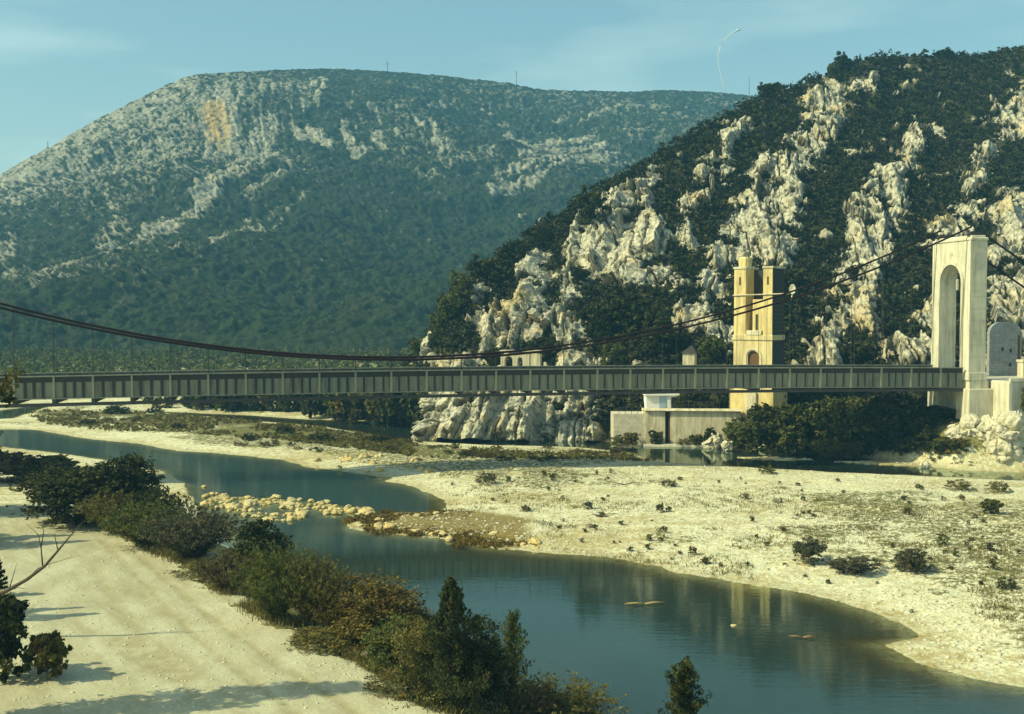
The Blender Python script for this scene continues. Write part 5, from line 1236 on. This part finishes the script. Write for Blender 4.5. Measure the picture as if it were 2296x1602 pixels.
V, Fq, T = leaves(C, rg.uniform(.25, .6, len(C)), 34, .24, rg, .55, .1); me = mesh_np('crown_tall', V, Fq, {'tint': T}); obj('crown', me, LEAF['dark'], t)
m = MB(); m.tube([(0, 0, -.3), (.1, 0, 4), (-.1, .1, 8), (.1, 0, 12), (0, 0, 14.2)], [.28, .23, .17, .09, .02], 8)
for k in range(9):
    zz = 2.5 + 1.15 * k; a = k * 2.4; L = 1.5; m.tube([(0, 0, zz), (math.cos(a) * L * .5, math.sin(a) * L * .5, zz + .5), (math.cos(a) * L, math.sin(a) * L, zz + 1.3)], [.08, .05, .015], 5)
m.tube([(0, 0, 11.4), (1.6, 0, 12.4), (3.1, 0, 13.2)], [.08, .05, .02], 5); m.build('trunk', M['bark'], t, True)
edge_tree('narrow dark tree at the left edge halfway up the track', -29.5, 54.6, 7.5, 2.6, 'dark', 'cone', 132, 1.6, .05)
edge_tree('narrow dark tree beside the left edge between the two track shadows', -31.5, 55.6, 8.2, 2.4, 'dark', 'cone', 137, 1.6, .05)
edge_tree('dark tree at the left edge by the upper shadows on the track', -37.5, 72.7, 8.0, 3.4, 'dark', 'cone', 133, 2.0, .05)
edge_tree('slim dark tree just behind the one by the upper track shadows', -38.5, 75.0, 7.2, 3.0, 'dark', 'cone', 138, 2.0, .05)
edge_tree('dark broad tree at the left edge beside the shaded upper track', -44.0, 85.5, 9.5, 8.0, 'dark', 'round', 134, 2.0, .05)
q = spot(2, 1338); tree('leafy_bush', 'spiky dark bush at the left edge where the bare branch starts', 'bush', (q[0] - .3, q[1], q[2] - .05), 2.1, 2.0, 'sparse', 'dark', 139, 1.4, .10, None, 3)
X, Y = -20.9, 46.8
tree('leafy_bush', 'black leafy bush with big leaves in the bottom left corner', 'bush', (X - .9, Y, gh(X, Y) - .05), 3.9, 3.6, 'round', 'dark', 135, 1.1, .075, None, 3)
tree('leafy_bush', 'small bright-edged leafy bush on the sand right of the black one', 'bush', (X + 1.0, Y - .3, gh(X, Y) - .05), 2.2, 1.9, 'round', 'olive', 136, .9, .11, None, 3)
# bare leaning sapling
bt = thing('bare_sapling', 'bare leaning branch with thin twigs over the track at the left edge', 'sapling', (-25.0, 52.0, gh(-25, 52) - .1))
def lp(x, y, Y=52.0): p = at(x, y, Y); return (p[0] + 25.0, p[1] - 52.0, p[2] - bt.location.z)
MB().tube([(-.6, 0, -.1), lp(-40, 1345), lp(10, 1328), lp(60, 1300), lp(100, 1270), lp(130, 1235), lp(155, 1205), lp(186, 1170)], [.12, .11, .10, .085, .07, .055, .035, .012], 7).build('stem', M['bark'], bt, True)
for pts, r_ in (([(96, 1273), (92, 1230), (86, 1200), (60, 1175)], .04), ([(92, 1230), (98, 1190), (88, 1165)], .03), ([(130, 1235), (122, 1200), (135, 1180)], .03), ([(60, 1300), (85, 1275), (120, 1262), (180, 1245)], .03), ([(20, 1322), (30, 1290), (38, 1262)], .03), ([(10, 1328), (40, 1318), (66, 1322)], .025)):
    m = MB(); m.tube([lp(x, y) for x, y in pts], [r_ * (1 - .8 * j / (len(pts) - 1)) for j in range(len(pts))], 5); m.build('twig', M['bark'], bt, True)

# ------------------------------------------------------------------ poles on the mountain, vapour trail
def pole(x, ytop, label, cross=True, kind=1):
    if kind == 1: p = mtn_at(x)
    k = p[1] / F; ys_ = project(p)[1]; h_ = (ys_ - ytop) * k
    o = thing('power_pole', label, 'pole', (p[0], p[1], p[2] - 1.0))
    MB().tube([(0, 0, 0), (0, 0, h_ + 1)], [.32, .2], 6).build('mast', M['steel_dark'], o)
    if cross:
        for q in (.72, .92): MB().box(-1.6, 1.6, -.1, .1, h_ * q + .8, h_ * q + 1.05).build('crossarm', M['steel_dark'], o)
pole(868, 140, 'faint power pole on the mountain crest, left of the taller one'); pole(1157, 160, 'taller power pole on the mountain shoulder'); pole(108, 317, 'faint thin mast on the left slope of the mountain', False); pole(1680, 172, 'thin mast at the saddle just left of the near hill', False)
VY = 3600.0
pts = [at(x, y, VY) for x, y in [(1628, 212), (1624, 196), (1617, 172), (1611, 145), (1610, 122), (1615, 103), (1625, 88), (1640, 76), (1650, 70), (1656, 67.5), (1661, 67)]]
tag(MB().tube(pts, [.7, .9, 1.0, 1.0, 1.1, 1.1, 1.2, 1.4, 2.4, 3.6, 1.2], 8).build('vapour_trail', M['white'], None, True), 'thin white curved vapour trail rising over the saddle of the mountain', 'vapour trail')
# ------------------------------------------------------------------ sky, sun, haze, camera
SUN_EL = R(42); PHI = R(5); BETA_ = math.atan(.185)
# travel direction of the light: along the bridge to the right, slightly away from the camera side
ta = BETA_ + PHI
Ldir = Vector((math.cos(ta) * math.cos(SUN_EL), math.sin(ta) * math.cos(SUN_EL), -math.sin(SUN_EL)))
w = bpy.data.worlds.new('World'); scene.world = w; w.use_nodes = True
nt = w.node_tree; nt.nodes.clear()
o_ = nt.nodes.new('ShaderNodeOutputWorld'); bg = nt.nodes.new('ShaderNodeBackground'); sky = nt.nodes.new('ShaderNodeTexSky')
sky.sky_type = 'NISHITA'; sky.sun_disc = False; sky.sun_elevation = SUN_EL
sd_ = -Ldir; sky.sun_rotation = math.atan2(sd_.x, sd_.y); sky.altitude = 100; sky.air_density = 1.0; sky.dust_density = 1.6; sky.ozone_density = 1.4
tc = nt.nodes.new('ShaderNodeTexCoord'); mp = nt.nodes.new('ShaderNodeMapping'); mp.inputs['Scale'].default_value = (3.0, 3.0, 16.0)
nz = nt.nodes.new('ShaderNodeTexNoise'); nz.inputs['Scale'].default_value = 1.1; nz.inputs['Detail'].default_value = 4; nz.inputs['Roughness'].default_value = .5
rp = nt.nodes.new('ShaderNodeValToRGB'); rp.color_ramp.elements[0].position = .50; rp.color_ramp.elements[1].position = .78; rp.color_ramp.elements[1].color = (.30, .30, .30, 1)
tint = nt.nodes.new('ShaderNodeMix'); tint.data_type = 'RGBA'; tint.blend_type = 'MULTIPLY'; tint.inputs[0].default_value = 1.0; tint.inputs[7].default_value = SKY_TINT
cl = nt.nodes.new('ShaderNodeMix'); cl.data_type = 'RGBA'; cl.inputs[7].default_value = CLOUD
L_ = nt.links.new
L_(tc.outputs['Generated'], mp.inputs['Vector']); L_(mp.outputs[0], nz.inputs['Vector']); L_(nz.outputs['Fac'], rp.inputs[0])
L_(sky.outputs[0], tint.inputs[6]); L_(tint.outputs[2], cl.inputs[6]); L_(rp.outputs['Color'], cl.inputs[0]); L_(cl.outputs[2], bg.inputs['Color'])
bg.inputs['Strength'].default_value = SKY_STR
L_(bg.outputs[0], o_.inputs['Surface'])
sl = bpy.data.lights.new('sun', 'SUN'); sl.energy = SUN_STR; sl.angle = R(.53); sl.color = SUN_COL
so = bpy.data.objects.new('sun', sl); col.objects.link(so); so.rotation_euler = Ldir.to_track_quat('-Z', 'Y').to_euler(); so.location = (-60, -40, 90)

hz = MB().box(-900, 900, -60, 1560, -4, 420).build('haze', None)
tag(hz, kind='stuff')
t = NT('valley_haze'); pv = t.n('ShaderNodeVolumePrincipled'); pv.inputs['Color'].default_value = HAZE_COL; pv.inputs['Density'].default_value = HAZE_D; pv.inputs['Anisotropy'].default_value = .0
t.l(pv.outputs[0], t.out.inputs['Volume']); hz.data.materials.append(t.m)

cd = bpy.data.cameras.new('camera'); co = bpy.data.objects.new('camera', cd); col.objects.link(co)
co.location = (0, 0, HC); co.rotation_euler = (math.pi / 2 - PITCH, 0, 0)
cd.sensor_width = 36; cd.lens = F / FW * 36; cd.clip_start = .1; cd.clip_end = 20000
scene.camera = co
vs = scene.view_settings; scene.display_settings.display_device = 'sRGB'
vs.view_transform = 'Standard'; vs.look = 'None'; vs.gamma = 1; vs.exposure = EXPOSURE; vs.use_curve_mapping = False
cy = scene.cycles
cy.use_denoising = True; cy.max_bounces = 6; cy.diffuse_bounces = 3; cy.glossy_bounces = 3; cy.transparent_max_bounces = 8; cy.volume_bounces = 0; cy.transmission_bounces = 3
